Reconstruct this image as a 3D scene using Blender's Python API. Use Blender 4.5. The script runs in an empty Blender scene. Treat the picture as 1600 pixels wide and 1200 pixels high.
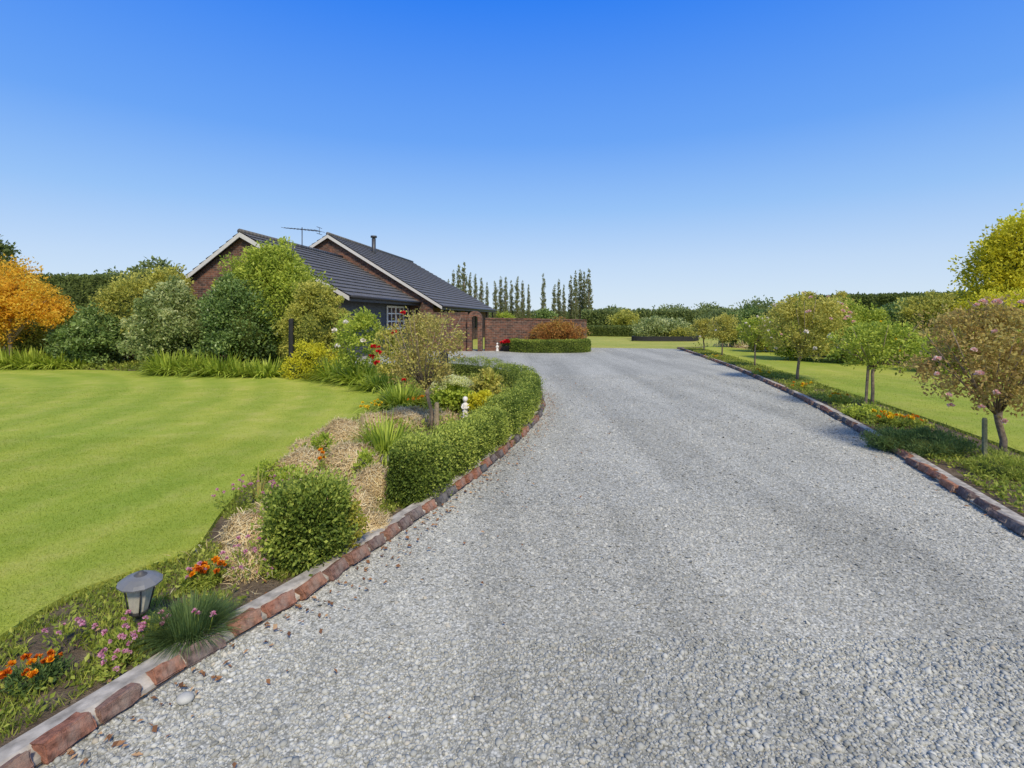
import bpy, bmesh, math, random
import numpy as np
rng = np.random.default_rng(11); random.seed(11)
COL = bpy.context.scene.collection
F, HZ, CH = 800.0, 495.0, 1.7
def G(px, py, z=0.0):
    Y = F*(CH-z)/(py-HZ); return np.array([(px-800)/F*Y, Y, z])
def PX(px, Y): return (px-800)/F*Y
def ZZ(py, Y): return CH-(py-HZ)*Y/F
# ------------------------------------------------------------------ geometry
class Geo:
    def __init__(s): s.v=[]; s.f=[]; s.t=[]; s.b=[]; s.n=0
    def add(s, v, f, mat=0, tint=0.5, smooth=False, bu=None):
        v=np.asarray(v,float).reshape(-1,3)
        if len(v)==0: return s
        s.v.append(v)
        for ff in (f if isinstance(f,list) else [f]):
            ff=np.asarray(ff,int); ff=ff.reshape(-1,ff.shape[-1]); s.f.append((ff+s.n,mat,smooth))
        s.t.append(np.broadcast_to(np.asarray(tint,float),(len(v),)))
        if bu is None: bu=np.stack([v[:,0]+v[:,1],v[:,2],0*v[:,0]],1)
        s.b.append(bu); s.n+=len(v); return s
    def box(s,x0,x1,y0,y1,z0,z1,**k):
        v=[(x,y,z) for z in(z0,z1) for y in(y0,y1) for x in(x0,x1)]
        return s.add(v,[[0,2,3,1],[4,5,7,6],[0,1,5,4],[2,6,7,3],[0,4,6,2],[1,3,7,5]],**k)
    def tube(s,pts,rad,sides=7,**k):
        pts=np.asarray(pts,float); n=len(pts); rad=np.broadcast_to(np.asarray(rad,float),(n,))
        V=[]
        for i in range(n):
            t=pts[min(i+1,n-1)]-pts[max(i-1,0)]; t=t/(np.linalg.norm(t)+1e-9)
            u=np.cross(t,[0,0,1] if abs(t[2])<.9 else [1,0,0]); u/=np.linalg.norm(u); w=np.cross(t,u)
            a=np.arange(sides)*2*math.pi/sides
            V.append(pts[i]+rad[i]*(np.cos(a)[:,None]*u+np.sin(a)[:,None]*w))
        V=np.concatenate(V); Fq=[]
        for i in range(n-1):
            for j in range(sides):
                a=i*sides+j; b=i*sides+(j+1)%sides; Fq.append([a,b,b+sides,a+sides])
        k.setdefault('smooth',True)
        fs=[np.array(Fq), np.array([list(range(sides))[::-1]]), np.array([list(range((n-1)*sides,n*sides))])]
        return s.add(V,fs,**k)
    def lathe(s,prof,c=(0,0,0),segs=16,sx=1,sy=1,**k):
        V=[];Fq=[]; a=np.arange(segs)*2*math.pi/segs
        for r,z in prof: V.append(np.stack([c[0]+r*sx*np.cos(a),c[1]+r*sy*np.sin(a),np.full(segs,c[2]+z)],1))
        for i in range(len(prof)-1):
            for j in range(segs):
                p=i*segs+j;q=i*segs+(j+1)%segs; Fq.append([p,q,q+segs,p+segs])
        k.setdefault('smooth',True)
        return s.add(np.concatenate(V),np.array(Fq),**k)
    def prism(s,p2,y0,y1,**k):     # xz polygon extruded along y
        n=len(p2); v=[(x,y0,z) for x,z in p2]+[(x,y1,z) for x,z in p2]
        q=[[i,(i+1)%n,(i+1)%n+n,i+n] for i in range(n)]
        return s.add(v,[np.array([list(range(n))]),np.array([list(range(2*n-1,n-1,-1))]),np.array(q)],**k)
    def mesh(s,name,mats):
        me=bpy.data.meshes.new(name)
        V=np.concatenate(s.v); me.vertices.add(len(V)); me.vertices.foreach_set('co',V.astype(np.float32).ravel())
        li=np.concatenate([f.ravel() for f,_,_ in s.f]); sz=np.concatenate([np.full(len(f),f.shape[1]) for f,_,_ in s.f])
        st=np.concatenate([[0],np.cumsum(sz)[:-1]])
        me.loops.add(len(li)); me.loops.foreach_set('vertex_index',li.astype(np.int32))
        me.polygons.add(len(sz)); me.polygons.foreach_set('loop_start',st.astype(np.int32))
        me.polygons.foreach_set('material_index',np.concatenate([np.full(len(f),m) for f,m,_ in s.f]).astype(np.int32))
        me.polygons.foreach_set('use_smooth',np.concatenate([np.full(len(f),bool(m)) for f,_,m in s.f]))
        me.update(calc_edges=True)
        a=me.attributes.new('tint','FLOAT','POINT'); a.data.foreach_set('value',np.concatenate(s.t).astype(np.float32))
        a=me.attributes.new('bu','FLOAT_VECTOR','POINT'); a.data.foreach_set('vector',np.concatenate(s.b).astype(np.float32).ravel())
        for m in (mats if isinstance(mats,(list,tuple)) else [mats]): me.materials.append(m)
        return me
    def build(s,name,mats,parent=None,**tags):
        o=bpy.data.objects.new(name,s.mesh(name,mats)); COL.objects.link(o); o.parent=parent
        return tag(o,**tags)
def tag(o,label=None,cat=None,group=None,kind=None):
    if label:o['label']=label
    if cat:o['category']=cat
    if group:o['group']=group
    if kind:o['kind']=kind
    return o
def empty(name,loc,label,cat,rz=0,group=None):
    o=bpy.data.objects.new(name,None); COL.objects.link(o); o.location=loc; o.rotation_euler=(0,0,rz)
    o.empty_display_size=.1
    return tag(o,label,cat,group)
def inst(name,me,parent,loc,rot=(0,0,0),sc=1):
    o=bpy.data.objects.new(name,me); COL.objects.link(o); o.parent=parent; o.location=loc; o.rotation_euler=rot
    o.scale=(sc,sc,sc) if not isinstance(sc,tuple) else sc
    return o
def copy_tree(o,loc,rz=0,sc=1,label=None):
    c=o.copy(); COL.objects.link(c); c.location=loc; c.rotation_euler=(0,0,rz); c.scale=(sc,sc,sc) if not isinstance(sc,tuple) else sc
    if label:c['label']=label
    for ch in list(o.children):
        d=ch.copy(); COL.objects.link(d); d.parent=c
    return c
def unit(n):
    v=rng.normal(size=(n,3)); return v/np.linalg.norm(v,axis=1)[:,None]
def nrm(v): return v/(np.linalg.norm(v,axis=1)[:,None]+1e-9)
def leaves(g,c,out,size,asp=.55,ob=.6,up=.2,mat=0,tint=.5,cup=.1):
    n=len(c); a=nrm(out*ob+unit(n)*.9+np.array([0,0,up])); b=nrm(np.cross(a,unit(n))); w=np.cross(a,b)
    L=np.broadcast_to(size,(n,))[:,None]; m=c+a*L*.45
    V=np.stack([c,m+b*L*asp/2+w*L*cup,c+a*L,m-b*L*asp/2+w*L*cup],1).reshape(-1,3)
    g.add(V,np.arange(4*n).reshape(-1,4),mat,np.repeat(np.broadcast_to(tint,(n,)),4))
_b=bmesh.new(); bmesh.ops.create_icosphere(_b,subdivisions=3,radius=1)
ICOV=np.array([v.co[:] for v in _b.verts]); ICOF=np.array([[v.index for v in f.verts] for f in _b.faces]); _b.free()
_b=bmesh.new(); bmesh.ops.create_icosphere(_b,subdivisions=1,radius=1)
ICO1V=np.array([v.co[:] for v in _b.verts]); ICO1F=np.array([[v.index for v in f.verts] for f in _b.faces]); _b.free()
def lump(v,k=3.0,s=0.0):
    return (np.sin(v[:,0]*k+1.3+s)*np.sin(v[:,1]*k*1.1+.4+s)+np.sin(v[:,2]*k*1.3+v[:,0]*k*.6+2*s))*.5
def foliage(g,ells,n,leaf,asp=.55,clump=.30,up=.2,core=.62,ob=.6,mat=0,cmat=1,zmin=.02,spread=1.0):
    ells=np.asarray(ells,float); w=(ells[:,3:].prod(1))**(2/3); w/=w.sum()
    for e,ww in zip(ells,w):
        c=e[:3]; R=e[3:]; K=max(16,int(14/clump)); m=int(n*ww)
        d=unit(K); d[:,2]=np.where(d[:,2]<-.85,-d[:,2],d[:,2])
        cc=c+d*R*rng.uniform(.60,1.0,(K,1)); cr=R.mean()*clump*rng.uniform(.55,1.4,K); ct=rng.uniform(0,1,K)
        k=rng.integers(0,K,m); u=unit(m)
        p=cc[k]+u*(cr[k]*rng.uniform(0,1,m)**.45)[:,None]*np.array([1,1,.85])*spread
        if core:          # part of the leaves fill the shell evenly, so no bare core shows between clumps
            mm=int(m*.33); p[:mm]=c+unit(mm)*R*rng.uniform(core*.98,.90,(mm,1))
        p[:,2]=np.where(p[:,2]<zmin,zmin+rng.uniform(0,.35,m)*R[2],p[:,2])
        out=nrm((p-c)/R)
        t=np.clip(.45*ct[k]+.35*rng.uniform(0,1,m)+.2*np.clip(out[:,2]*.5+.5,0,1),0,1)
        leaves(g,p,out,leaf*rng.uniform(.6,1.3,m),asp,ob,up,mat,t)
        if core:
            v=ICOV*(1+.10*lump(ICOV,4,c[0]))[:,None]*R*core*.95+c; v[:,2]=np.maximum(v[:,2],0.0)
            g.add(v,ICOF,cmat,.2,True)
def straps(g,n,length,width,rad=.08,lean=.8,droop=.6,mat=0,base=(0,0,0),seg=4,fold=0):
    a=rng.uniform(0,2*math.pi,n); L=length*rng.uniform(.6,1.15,n); ln=lean*rng.uniform(.15,1.1,n); r=rad*rng.uniform(0,1,n)**.5
    t=np.linspace(0,1,seg+1)[None,:]
    h=(ln*L)[:,None]*t**1.2; z=L[:,None]*(t*(1.05-.25*ln[:,None])-droop*ln[:,None]*t**2.2)
    z=np.maximum(z,.004)
    ca,sa=np.cos(a)[:,None],np.sin(a)[:,None]
    bx=base[0]+(r*np.cos(a))[:,None]; by=base[1]+(r*np.sin(a))[:,None]
    C=np.stack([bx+h*ca,by+h*sa,base[2]+z],2)
    w=width*(1-.92*t**2.2)*np.ones((n,1))/2; S=np.stack([-sa*w,ca*w,0*w],2)
    V=np.stack([C-S,C+S],2).reshape(-1,3)
    i=np.arange(n)[:,None]*(seg+1)*2+np.arange(seg)[None,:]*2
    Fq=np.stack([i,i+1,i+3,i+2],2).reshape(-1,4)
    g.add(V,Fq,mat,np.repeat(rng.uniform(0,1,n),(seg+1)*2))
def spline(pts,step):
    pts=np.asarray(pts,float); out=[]
    P=np.vstack([2*pts[0]-pts[1],pts,2*pts[-1]-pts[-2]])
    for i in range(1,len(P)-2):
        for t in np.linspace(0,1,24,endpoint=False):
            a,b,c,d=P[i-1],P[i],P[i+1],P[i+2]
            out.append(.5*((2*b)+(-a+c)*t+(2*a-5*b+4*c-d)*t*t+(-a+3*b-3*c+d)*t**3))
    out.append(pts[-1]); out=np.array(out)
    s=np.concatenate([[0],np.cumsum(np.linalg.norm(np.diff(out,axis=0),axis=1))]); n=max(2,int(s[-1]/step)+1)
    q=np.linspace(0,s[-1],n)
    P=np.stack([np.interp(q,s,out[:,k]) for k in range(out.shape[1])],1)
    T=np.gradient(P,axis=0); T=T/np.linalg.norm(T,axis=1)[:,None]; N=np.stack([-T[:,1],T[:,0]],1)
    return P,T,N,q
def sweep(g,path,prof,mat=0,closed=True,hs=None,**k):
    P,T,N,q=path; m=len(prof); n=len(P); V=[];B=[]
    for i in range(n):
        sc=1 if hs is None else hs[i]
        for j,(o,z) in enumerate(prof):
            V.append((P[i,0]+N[i,0]*o,P[i,1]+N[i,1]*o,z*sc)); B.append((q[i]+o,z*sc,0))
    Fq=[]
    for i in range(n-1):
        for j in range(m if closed else m-1):
            a=i*m+j;b=i*m+(j+1)%m; Fq.append([a,b,b+m,a+m])
    fs=[np.array(Fq)]
    if closed: fs+= [np.array([list(range(m))[::-1]]),np.array([list(range((n-1)*m,n*m))])]
    g.add(V,fs,mat,bu=np.array(B),**k)
def inpoly(p,poly):
    x,y=p[:,0],p[:,1]; r=np.zeros(len(p),bool); n=len(poly)
    for i in range(n):
        x0,y0=poly[i];x1,y1=poly[(i+1)%n]
        c=((y0>y)!=(y1>y)); 
        with np.errstate(divide='ignore',invalid='ignore'): r^=c&(x<(x1-x0)*(y-y0)/(y1-y0)+x0)
    return r
# ------------------------------------------------------------------ materials
class NT:
    def __init__(s,name):
        s.m=bpy.data.materials.new(name); s.m.use_nodes=True; s.t=s.m.node_tree; s.t.nodes.clear()
        s.out=s.n('ShaderNodeOutputMaterial')
    def n(s,ty,**k):
        x=s.t.nodes.new(ty)
        for a,b in k.items():
            if a.startswith('i_'):
                key=a[2:]; key=int(key) if key.isdigit() else key.replace('_',' ')
                x.inputs[key].default_value=b
            else: setattr(x,a,b)
        return x
    def l(s,a,b): s.t.links.new(a,b)
    def ramp(s,fac,stops):
        r=s.n('ShaderNodeValToRGB'); e=r.color_ramp.elements
        while len(e)<len(stops): e.new(.5)
        for el,(p,c) in zip(e,stops): el.position=p; el.color=(*c,1)
        s.l(fac,r.inputs[0]); return r.outputs[0]
    def mix(s,fac,a,b,mode='MIX'):
        x=s.n('ShaderNodeMix',data_type='RGBA',blend_type=mode)
        for v,i in ((fac,0),(a,6),(b,7)):
            if isinstance(v,(int,float)): x.inputs[i].default_value=v
            elif isinstance(v,tuple): x.inputs[i].default_value=(*v,1)
            else: s.l(v,x.inputs[i])
        return x.outputs[2]
    def noise(s,scale,detail=4,vec=None,rough=.55):
        x=s.n('ShaderNodeTexNoise',i_Scale=scale,i_Detail=detail,i_Roughness=rough)
        if vec is not None: s.l(vec,x.inputs['Vector'])
        return x.outputs[0]
    def obj(s): return s.n('ShaderNodeTexCoord').outputs['Object']
    def attr(s,name): return s.n('ShaderNodeAttribute',attribute_name=name)
    def bsdf(s,col,rough=.7,spec=.3,bump=None,bs=.3,bd=.02,metal=0):
        b=s.n('ShaderNodeBsdfPrincipled')
        b.inputs['Roughness'].default_value=rough; b.inputs['Specular IOR Level'].default_value=spec; b.inputs['Metallic'].default_value=metal
        if isinstance(col,tuple): b.inputs['Base Color'].default_value=(*col,1)
        else: s.l(col,b.inputs['Base Color'])
        if bump is not None:
            u=s.n('ShaderNodeBump',i_Strength=bs,i_Distance=bd); s.l(bump,u.inputs['Height']); s.l(u.outputs[0],b.inputs['Normal'])
        return b
    def done(s,b): s.l(b.outputs[0],s.out.inputs[0]); return s.m
    def leafy(s,c,trans,rough,spec):
        b=s.bsdf(c,rough,spec); tr=s.n('ShaderNodeBsdfTranslucent'); s.l(c,tr.inputs[0])
        m=s.n('ShaderNodeMixShader',i_0=trans); s.l(b.outputs[0],m.inputs[1]); s.l(tr.outputs[0],m.inputs[2]); return s.done(m)
def leafmat(name,dark,mid,light,trans=.42,rough=.5,spec=.25,k=1.9):
    t=NT(name); f=t.attr('tint').outputs['Fac']
    q=lambda c: tuple(min(.85,x*k*1.38) for x in c)
    return t.leafy(t.ramp(f,[(.0,q(dark)),(.5,q(mid)),(1,q(light))]),trans,rough,spec)
def plain(name,col,rough=.6,spec=.3,var=.25,scale=9,bs=.2,metal=0):
    t=NT(name); n=t.noise(scale,5,t.obj()); d=tuple(x*(1-var) for x in col); u=tuple(min(1,x*(1+var)) for x in col)
    return t.done(t.bsdf(t.ramp(n,[(.3,d),(.7,u)]),rough,spec,n,bs,.01,metal))
M={}
def mk():
    L=leafmat
    M['box']=L('box_leaf',(.035,.055,.010),(.09,.125,.018),(.25,.275,.05),k=1.6)
    M['boxyellow']=L('box_yellow_leaf',(.09,.095,.012),(.20,.19,.025),(.33,.29,.05),k=1.5)
    M['camellia']=L('camellia_leaf',(.028,.05,.014),(.07,.105,.025),(.16,.20,.055),.3,.38,.4,1.8)
    M['olive']=L('olive_leaf',(.075,.085,.015),(.165,.165,.03),(.31,.28,.06))
    M['green']=L('bright_leaf',(.068,.088,.012),(.145,.175,.022),(.29,.305,.05))
    M['yellow']=L('yellow_leaf',(.17,.165,.01),(.34,.31,.02),(.45,.40,.035),.45,k=1.5)
    M['varieg']=L('pale_leaf',(.05,.07,.02),(.12,.145,.045),(.34,.35,.16))
    M['orange']=L('orange_leaf',(.46,.22,.015),(.64,.36,.03),(.68,.50,.08),.5,k=1.05)
    M['rust']=L('rust_leaf',(.14,.05,.014),(.27,.125,.03),(.24,.21,.045),k=1.4)
    M['rose']=L('rose_leaf',(.10,.10,.02),(.20,.19,.038),(.33,.29,.07),k=1.8)
    M['rosebr']=L('rose_bronze_leaf',(.13,.09,.03),(.21,.18,.05),(.30,.28,.075),k=1.7)
    M['rosered']=L('rose_red_leaf',(.16,.085,.035),(.22,.165,.05),(.29,.26,.075),k=1.65)
    M['poplar']=L('poplar_leaf',(.07,.08,.035),(.12,.13,.055),(.19,.19,.075),k=1.35)
    M['farhedge']=L('far_hedge_leaf',(.036,.05,.014),(.07,.09,.022),(.115,.14,.033),k=1.6)
    M['fargreen']=L('far_tree_leaf',(.055,.075,.025),(.10,.125,.04),(.145,.165,.055),k=1.6)
    M['strap']=L('strap_leaf',(.10,.135,.012),(.20,.245,.028),(.33,.37,.06),k=1.45)
    M['tuft']=L('tuft_leaf',(.035,.06,.018),(.07,.11,.03),(.13,.18,.055),k=1.35)
    M['weed']=L('weed_leaf',(.08,.105,.012),(.17,.205,.03),(.30,.31,.06),k=1.4)
    M['sedum']=L('sedum_head',(.42,.46,.10),(.72,.70,.30),(.80,.74,.50),k=.83)
    M['straw']=L('straw',(.42,.30,.13),(.70,.54,.28),(.88,.74,.47),.25,k=.75)
    M['deadleaf']=L('dead_leaf',(.13,.06,.025),(.28,.14,.06),(.42,.27,.14),.1,k=.85)
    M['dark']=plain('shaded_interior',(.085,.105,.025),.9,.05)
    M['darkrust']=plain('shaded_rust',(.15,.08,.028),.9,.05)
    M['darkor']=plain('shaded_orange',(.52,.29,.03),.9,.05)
    M['pinkp']=L('pink_petal',(.80,.40,.34),(.87,.58,.50),(.88,.74,.66),.3,k=.74)
    M['magp']=L('magenta_petal',(.48,.14,.26),(.65,.27,.40),(.75,.45,.53),.3,k=.74)
    M['redp']=L('red_petal',(.42,.004,.01),(.66,.012,.02),(.74,.03,.04),.15,k=.72)
    M['whitep']=L('white_petal',(.75,.62,.50),(.85,.77,.66),(.85,.82,.75),.2,k=.74)
    M['orangep']=L('marigold_petal',(.70,.15,.005),(.85,.32,.01),(.85,.48,.02),.2,k=.74)
    M['marred']=L('marigold_red_petal',(.28,.03,.004),(.55,.10,.006),(.85,.30,.01),.15,k=.74)
    M['yellowp']=L('yellow_petal',(.80,.46,.01),(.85,.60,.02),(.85,.72,.05),.15,k=.74)
    M['bark']=plain('bark',(.24,.185,.13),.9,.1,.45,25,.6)
    M['wood']=plain('stake_wood',(.36,.28,.17),.85,.1,.35,30,.4)
    M['greenwood']=plain('weathered_stake',(.24,.235,.13),.85,.1,.35,30,.4)
    M['black']=plain('black_stained_wood',(.025,.024,.024),.6,.3,.3)
    M['white']=plain('white_paint',(.60,.57,.51),.5,.3,.06)
    M['winwhite']=plain('white_window_paint',(.80,.77,.70),.5,.3,.06)
    M['statue']=plain('painted_white_stone',(.78,.74,.67),.7,.2,.12,30)
    M['concrete']=plain('concrete',(.38,.345,.285),.9,.1,.45,14,.6)
    M['lampmetal']=plain('dark_lamp_plastic',(.08,.076,.07),.5,.4,.2)
    M['solar']=plain('pewter_cap',(.17,.17,.165),.38,.5,.2)
    M['fascia']=plain('dark_fascia',(.035,.034,.035),.5,.3,.2)
    M['metal']=plain('dark_metal',(.07,.072,.075),.45,.4,.2,9,.1,.3)
    M['soffit']=plain('soffit',(.2,.19,.17),.8,.1,.1)
    M['stone']=plain('pebble_stone',(.44,.43,.38),.7,.2,.25,8)
    M['rock']=plain('garden_rock',(.29,.27,.235),.85,.2,.4,12,.6)
    t=NT('frosted_glass'); o=t.obj(); n=t.noise(40,3,o); b=t.bsdf(t.ramp(n,[(.3,(.42,.39,.30)),(.7,(.56,.52,.40))]),.2,.5); M['frost']=t.done(b)
    t=NT('window_glass'); b=t.bsdf((.03,.035,.04),.06,.6); M['glass']=t.done(b)
    def brick(name,c1,c2,mo):
        t=NT(name); v=t.attr('bu').outputs['Vector']
        b=t.n('ShaderNodeTexBrick',offset=.5,i_Scale=1.0); b.inputs['Color1'].default_value=(*c1,1); b.inputs['Color2'].default_value=(*c2,1); b.inputs['Mortar'].default_value=(*mo,1)
        b.inputs['Mortar Size'].default_value=.008; b.inputs['Brick Width'].default_value=.24; b.inputs['Row Height'].default_value=.086; b.inputs['Bias'].default_value=0.0
        t.l(v,b.inputs['Vector']); n=t.noise(7,5,v); n2=t.noise(1.2,3,v)
        c=t.mix(.75,b.outputs[0],t.ramp(n,[(.3,(.45,.42,.42)),(.7,(1.35,1.3,1.25))]),'MULTIPLY')
        c=t.mix(.5,c,t.ramp(n2,[(.3,(.6,.6,.62)),(.7,(1.2,1.15,1.1))]),'MULTIPLY')
        inv=t.n('ShaderNodeMath',operation='SUBTRACT',i_0=1.0); t.l(b.outputs['Fac'],inv.inputs[1])
        return t.done(t.bsdf(c,.85,.15,inv.outputs[0],.6,.01))
    M['brick']=brick('red_brown_brick',(.25,.115,.07),(.095,.065,.052),(.24,.20,.16))
    t=NT('edging_brick'); r=t.n('ShaderNodeObjectInfo').outputs['Random']; n=t.noise(20,7,t.obj(),.68); n2=t.noise(7,4,t.obj())
    c=t.ramp(r,[(0,(.29,.13,.085)),(.22,(.36,.18,.11)),(.42,(.20,.12,.095)),(.58,(.10,.095,.095)),(.78,(.15,.14,.135)),(1,(.31,.15,.09))])
    c=t.mix(.9,c,t.ramp(n,[(.32,(.35,.36,.37)),(.5,(1,1,1)),(.7,(1.5,1.45,1.4))]),'MULTIPLY')
    c=t.mix(t.ramp(n2,[(.5,(0,0,0)),(.72,(.7,.7,.7))]),c,(.27,.24,.20)); M['ebrick']=t.done(t.bsdf(c,.9,.1,n,.9,.015))
    t=NT('charcoal_roof_tile'); o=t.obj(); w=t.n('ShaderNodeTexWave',bands_direction='Y',i_Scale=1.3,i_Distortion=0.0); t.l(o,w.inputs['Vector'])
    n=t.noise(3,5,o); c=t.mix(.5,t.ramp(n,[(.3,(.108,.102,.094)),(.7,(.16,.152,.14))]),t.ramp(w.outputs[0],[(0,(.6,.6,.6)),(1,(1.2,1.2,1.2))]),'MULTIPLY')
    M['roof']=t.done(t.bsdf(c,.6,.25,w.outputs[0],.6,.04))
    t=NT('weatherboard'); n=t.noise(6,4,t.obj()); M['board']=t.done(t.bsdf(t.ramp(n,[(.3,(.06,.065,.07)),(.7,(.09,.095,.10))]),.6,.3))
    def tracks(t,o):
        mp=t.n('ShaderNodeMapping'); mp.inputs['Scale'].default_value=(1.0,.10,1); mp.inputs['Rotation'].default_value=(0,0,math.radians(8)); t.l(o,mp.inputs[0])
        a=t.noise(.85,4,mp.outputs[0],.6); b=t.noise(.9,6,o,.65)
        return t.mix(.38,t.ramp(a,[(.38,(.76,.76,.75)),(.58,(1.14,1.135,1.12))]),t.ramp(b,[(.35,(.82,.82,.815)),(.62,(1.12,1.115,1.10))]))
    t=NT('gravel'); o=t.obj()
    v=t.n('ShaderNodeTexVoronoi',i_Scale=80.0,feature='F1'); t.l(o,v.inputs['Vector'])
    sep=t.n('ShaderNodeSeparateColor'); t.l(v.outputs['Color'],sep.inputs[0])
    c=t.ramp(sep.outputs[0],[(0,(.25,.246,.205)),(.35,(.38,.376,.318)),(.7,(.50,.492,.42)),(1,(.69,.675,.58))])
    c=t.mix(.7,c,t.ramp(v.outputs['Distance'],[(.25,(1.05,1.05,1.05)),(.8,(.5,.5,.5))]),'MULTIPLY')
    c=t.mix(1.0,c,tracks(t,o),'MULTIPLY')
    M['gravel']=t.done(t.bsdf(c,.85,.15,v.outputs['Distance'],-.5,.010))
    t=NT('pebble'); f=t.attr('tint').outputs['Fac']; o=t.obj(); n2=t.noise(90,3,o)
    c=t.ramp(f,[(0,(.21,.208,.178)),(.25,(.335,.332,.284)),(.6,(.45,.443,.382)),(.85,(.56,.55,.475)),(.93,(.46,.41,.31)),(1,(.73,.72,.64))])
    c=t.mix(1.0,c,tracks(t,o),'MULTIPLY'); c=t.mix(.35,c,t.ramp(n2,[(.3,(.7,.7,.7)),(.7,(1.2,1.2,1.2))]),'MULTIPLY')
    M['pebble']=t.done(t.bsdf(c,.75,.2))
    def lawncol(t,center,sc,c0,c1,c2,amt):
        o=t.obj(); mp=t.n('ShaderNodeMapping'); mp.inputs['Location'].default_value=(-center[0],-center[1],0); t.l(o,mp.inputs[0])
        w=t.n('ShaderNodeTexWave',wave_type='RINGS',rings_direction='Z',i_Scale=sc,i_Distortion=2.4,i_Detail=4.0); w.inputs['Detail Scale'].default_value=.6; t.l(mp.outputs[0],w.inputs['Vector'])
        n1=t.noise(2.0,8,o,.70); n3=t.noise(.30,5,o)
        c=t.ramp(n1,[(.30,c0),(.5,c1),(.70,c2)])
        c=t.mix(amt,c,t.ramp(w.outputs[0],[(.2,(.90,.935,.87)),(.8,(1.08,1.045,1.06))]),'MULTIPLY')
        return t.mix(.8,c,t.ramp(n3,[(.36,(.86,.93,.84)),(.62,(1.17,1.07,1.18))]),'MULTIPLY'),o
    def lawn(name,*a):
        t=NT(name); c,o=lawncol(t,*a); n2=t.noise(70,4,o,.75)
        c=t.mix(.7,c,t.ramp(n2,[(.3,(.62,.65,.58)),(.7,(1.3,1.26,1.28))]),'MULTIPLY'); return t.done(t.bsdf(c,.85,.1,n2,.6,.018))
    def lawnblade(name,*a):
        t=NT(name); c,o=lawncol(t,*a); f=t.attr('tint').outputs['Fac']
        c=t.mix(1.0,c,t.ramp(f,[(0,(.72,.77,.66)),(.6,(1.06,1.06,1.0)),(1,(1.45,1.33,1.5))]),'MULTIPLY'); return t.leafy(c,.42,.6,.15)
    A=((-17,6.5),.30,(.275,.355,.040),(.335,.40,.056),(.415,.435,.095),.9)
    B=((60,10),.22,(.28,.35,.042),(.335,.385,.06),(.395,.41,.09),.7)
    M['lawn']=lawn('mown_lawn',*A); M['lawn2']=lawn('side_lawn',*B); M['grass']=lawnblade('grass_blade',*A); M['grass2']=lawnblade('side_grass_blade',*B)
    M['field']=lawn('far_grass',(0,-200),.03,(.32,.35,.055),(.37,.385,.08),(.43,.415,.11),.4)
    t=NT('soil'); o=t.obj(); n=t.noise(5,7,o,.65); n2=t.noise(45,5,o,.7)
    c=t.ramp(n,[(.3,(.12,.09,.06)),(.55,(.21,.16,.11)),(.75,(.30,.24,.165))]); c=t.mix(.7,c,t.ramp(n2,[(.3,(.5,.5,.5)),(.7,(1.4,1.4,1.4))]),'MULTIPLY')
    M['soil']=t.done(t.bsdf(c,.95,.05,n2,.9,.04))
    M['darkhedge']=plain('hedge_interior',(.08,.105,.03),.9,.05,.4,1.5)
mk()
# ------------------------------------------------------------------ setting
def sheet(name,poly,z,mat,skirt=0):
    poly=[(float(p[0]),float(p[1])) for p in poly]; g=Geo(); n=len(poly)
    v=[(x,y,z) for x,y in poly]; fs=[np.array([list(range(n))])]
    if skirt:
        v+=[(x,y,z-skirt) for x,y in poly]; fs.append(np.array([[i,i+n,(i+1)%n+n,(i+1)%n] for i in range(n)]))
    g.add(v,fs); me=g.mesh(name,mat)
    bm=bmesh.new(); bm.from_mesh(me)
    for f in bm.faces[:]:
        if len(f.verts)==n and f.normal.z<0: f.normal_flip()
    bm.to_mesh(me); bm.free()
    o=bpy.data.objects.new(name,me); COL.objects.link(o); o['kind']='structure'; return o
sheet('ground',[(-1500,-60),(1500,-60),(1500,3000),(-1500,3000)],-.03,M['field'])
LE=[(-2.35,.5),(-2.05,1.25),(-1.78,1.93),(-1.66,2.22),(-1.55,2.5),(-1.40,2.8),(-1.2,3.2),(-.96,3.83),(-.6,4.77),(-.22,5.91),(.18,7.35),(.49,8.77),(.62,9.95),(.6,11.2),(.32,12.7),(-.25,14.0),(-1.1,15.1),(-2.3,16.0),(-3.7,16.6)]
RE=[(3.35,1.6),(3.6,2.7),(3.94,3.94),(4.25,4.9),(4.72,6.3),(5.1,7.5),(5.75,9.8),(6.48,12.95),(7.47,18.1),(8.84,27.2)]
lp=spline(LE,.1); rp=spline(RE,.1)
road=[(p[0],p[1]) for p in rp[0][::-1]]+[(3.2,-6),(-6,-6)]+[(p[0],p[1]) for p in lp[0]]+[(-6.5,17.6),(-7,25.4),(0,27.2),(3.5,28.3)]
sheet('driveway',road,0,M['gravel'])
bedL=[(p[0],p[1]) for p in lp[0][::-1]]+[(-6,-6),(-45,-6),(-45,40),(-7,25.4),(-6.5,17.6)]
sheet('garden_bed',bedL,.012,M['soil'])
bedR=[(p[0],p[1]) for p in rp[0]]+[(9.2,28.6),(14,29),(24,30),(60,20),(60,-6),(3.2,-6)]
sheet('garden_bed',bedR,.012,M['soil'])
le=[G(-60,1050),G(0,1008),G(100,945),G(200,905),G(300,868),G(345,810),G(385,765),G(430,738),G(500,690),G(560,662),G(595,640),G(592,615),G(560,602),G(500,594),G(440,590),G(330,587),G(230,583),G(120,580),G(0,579)]
lawnedge=spline([p[:2] for p in le],.08)
lawnL=[(-3.2,.6),(-3.0,1.6)]+[tuple(p) for p in lawnedge[0]]+[(-30,16.6),(-30,.6)]
sheet('lawn',lawnL,.05,M['lawn'],.05)
re_=spline([(5.0,2.0),(5.6,4.2),(6.25,6.3),(7.0,9.4),(7.75,13.6),(8.7,19.5),(9.9,27.0)],.1)
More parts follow.
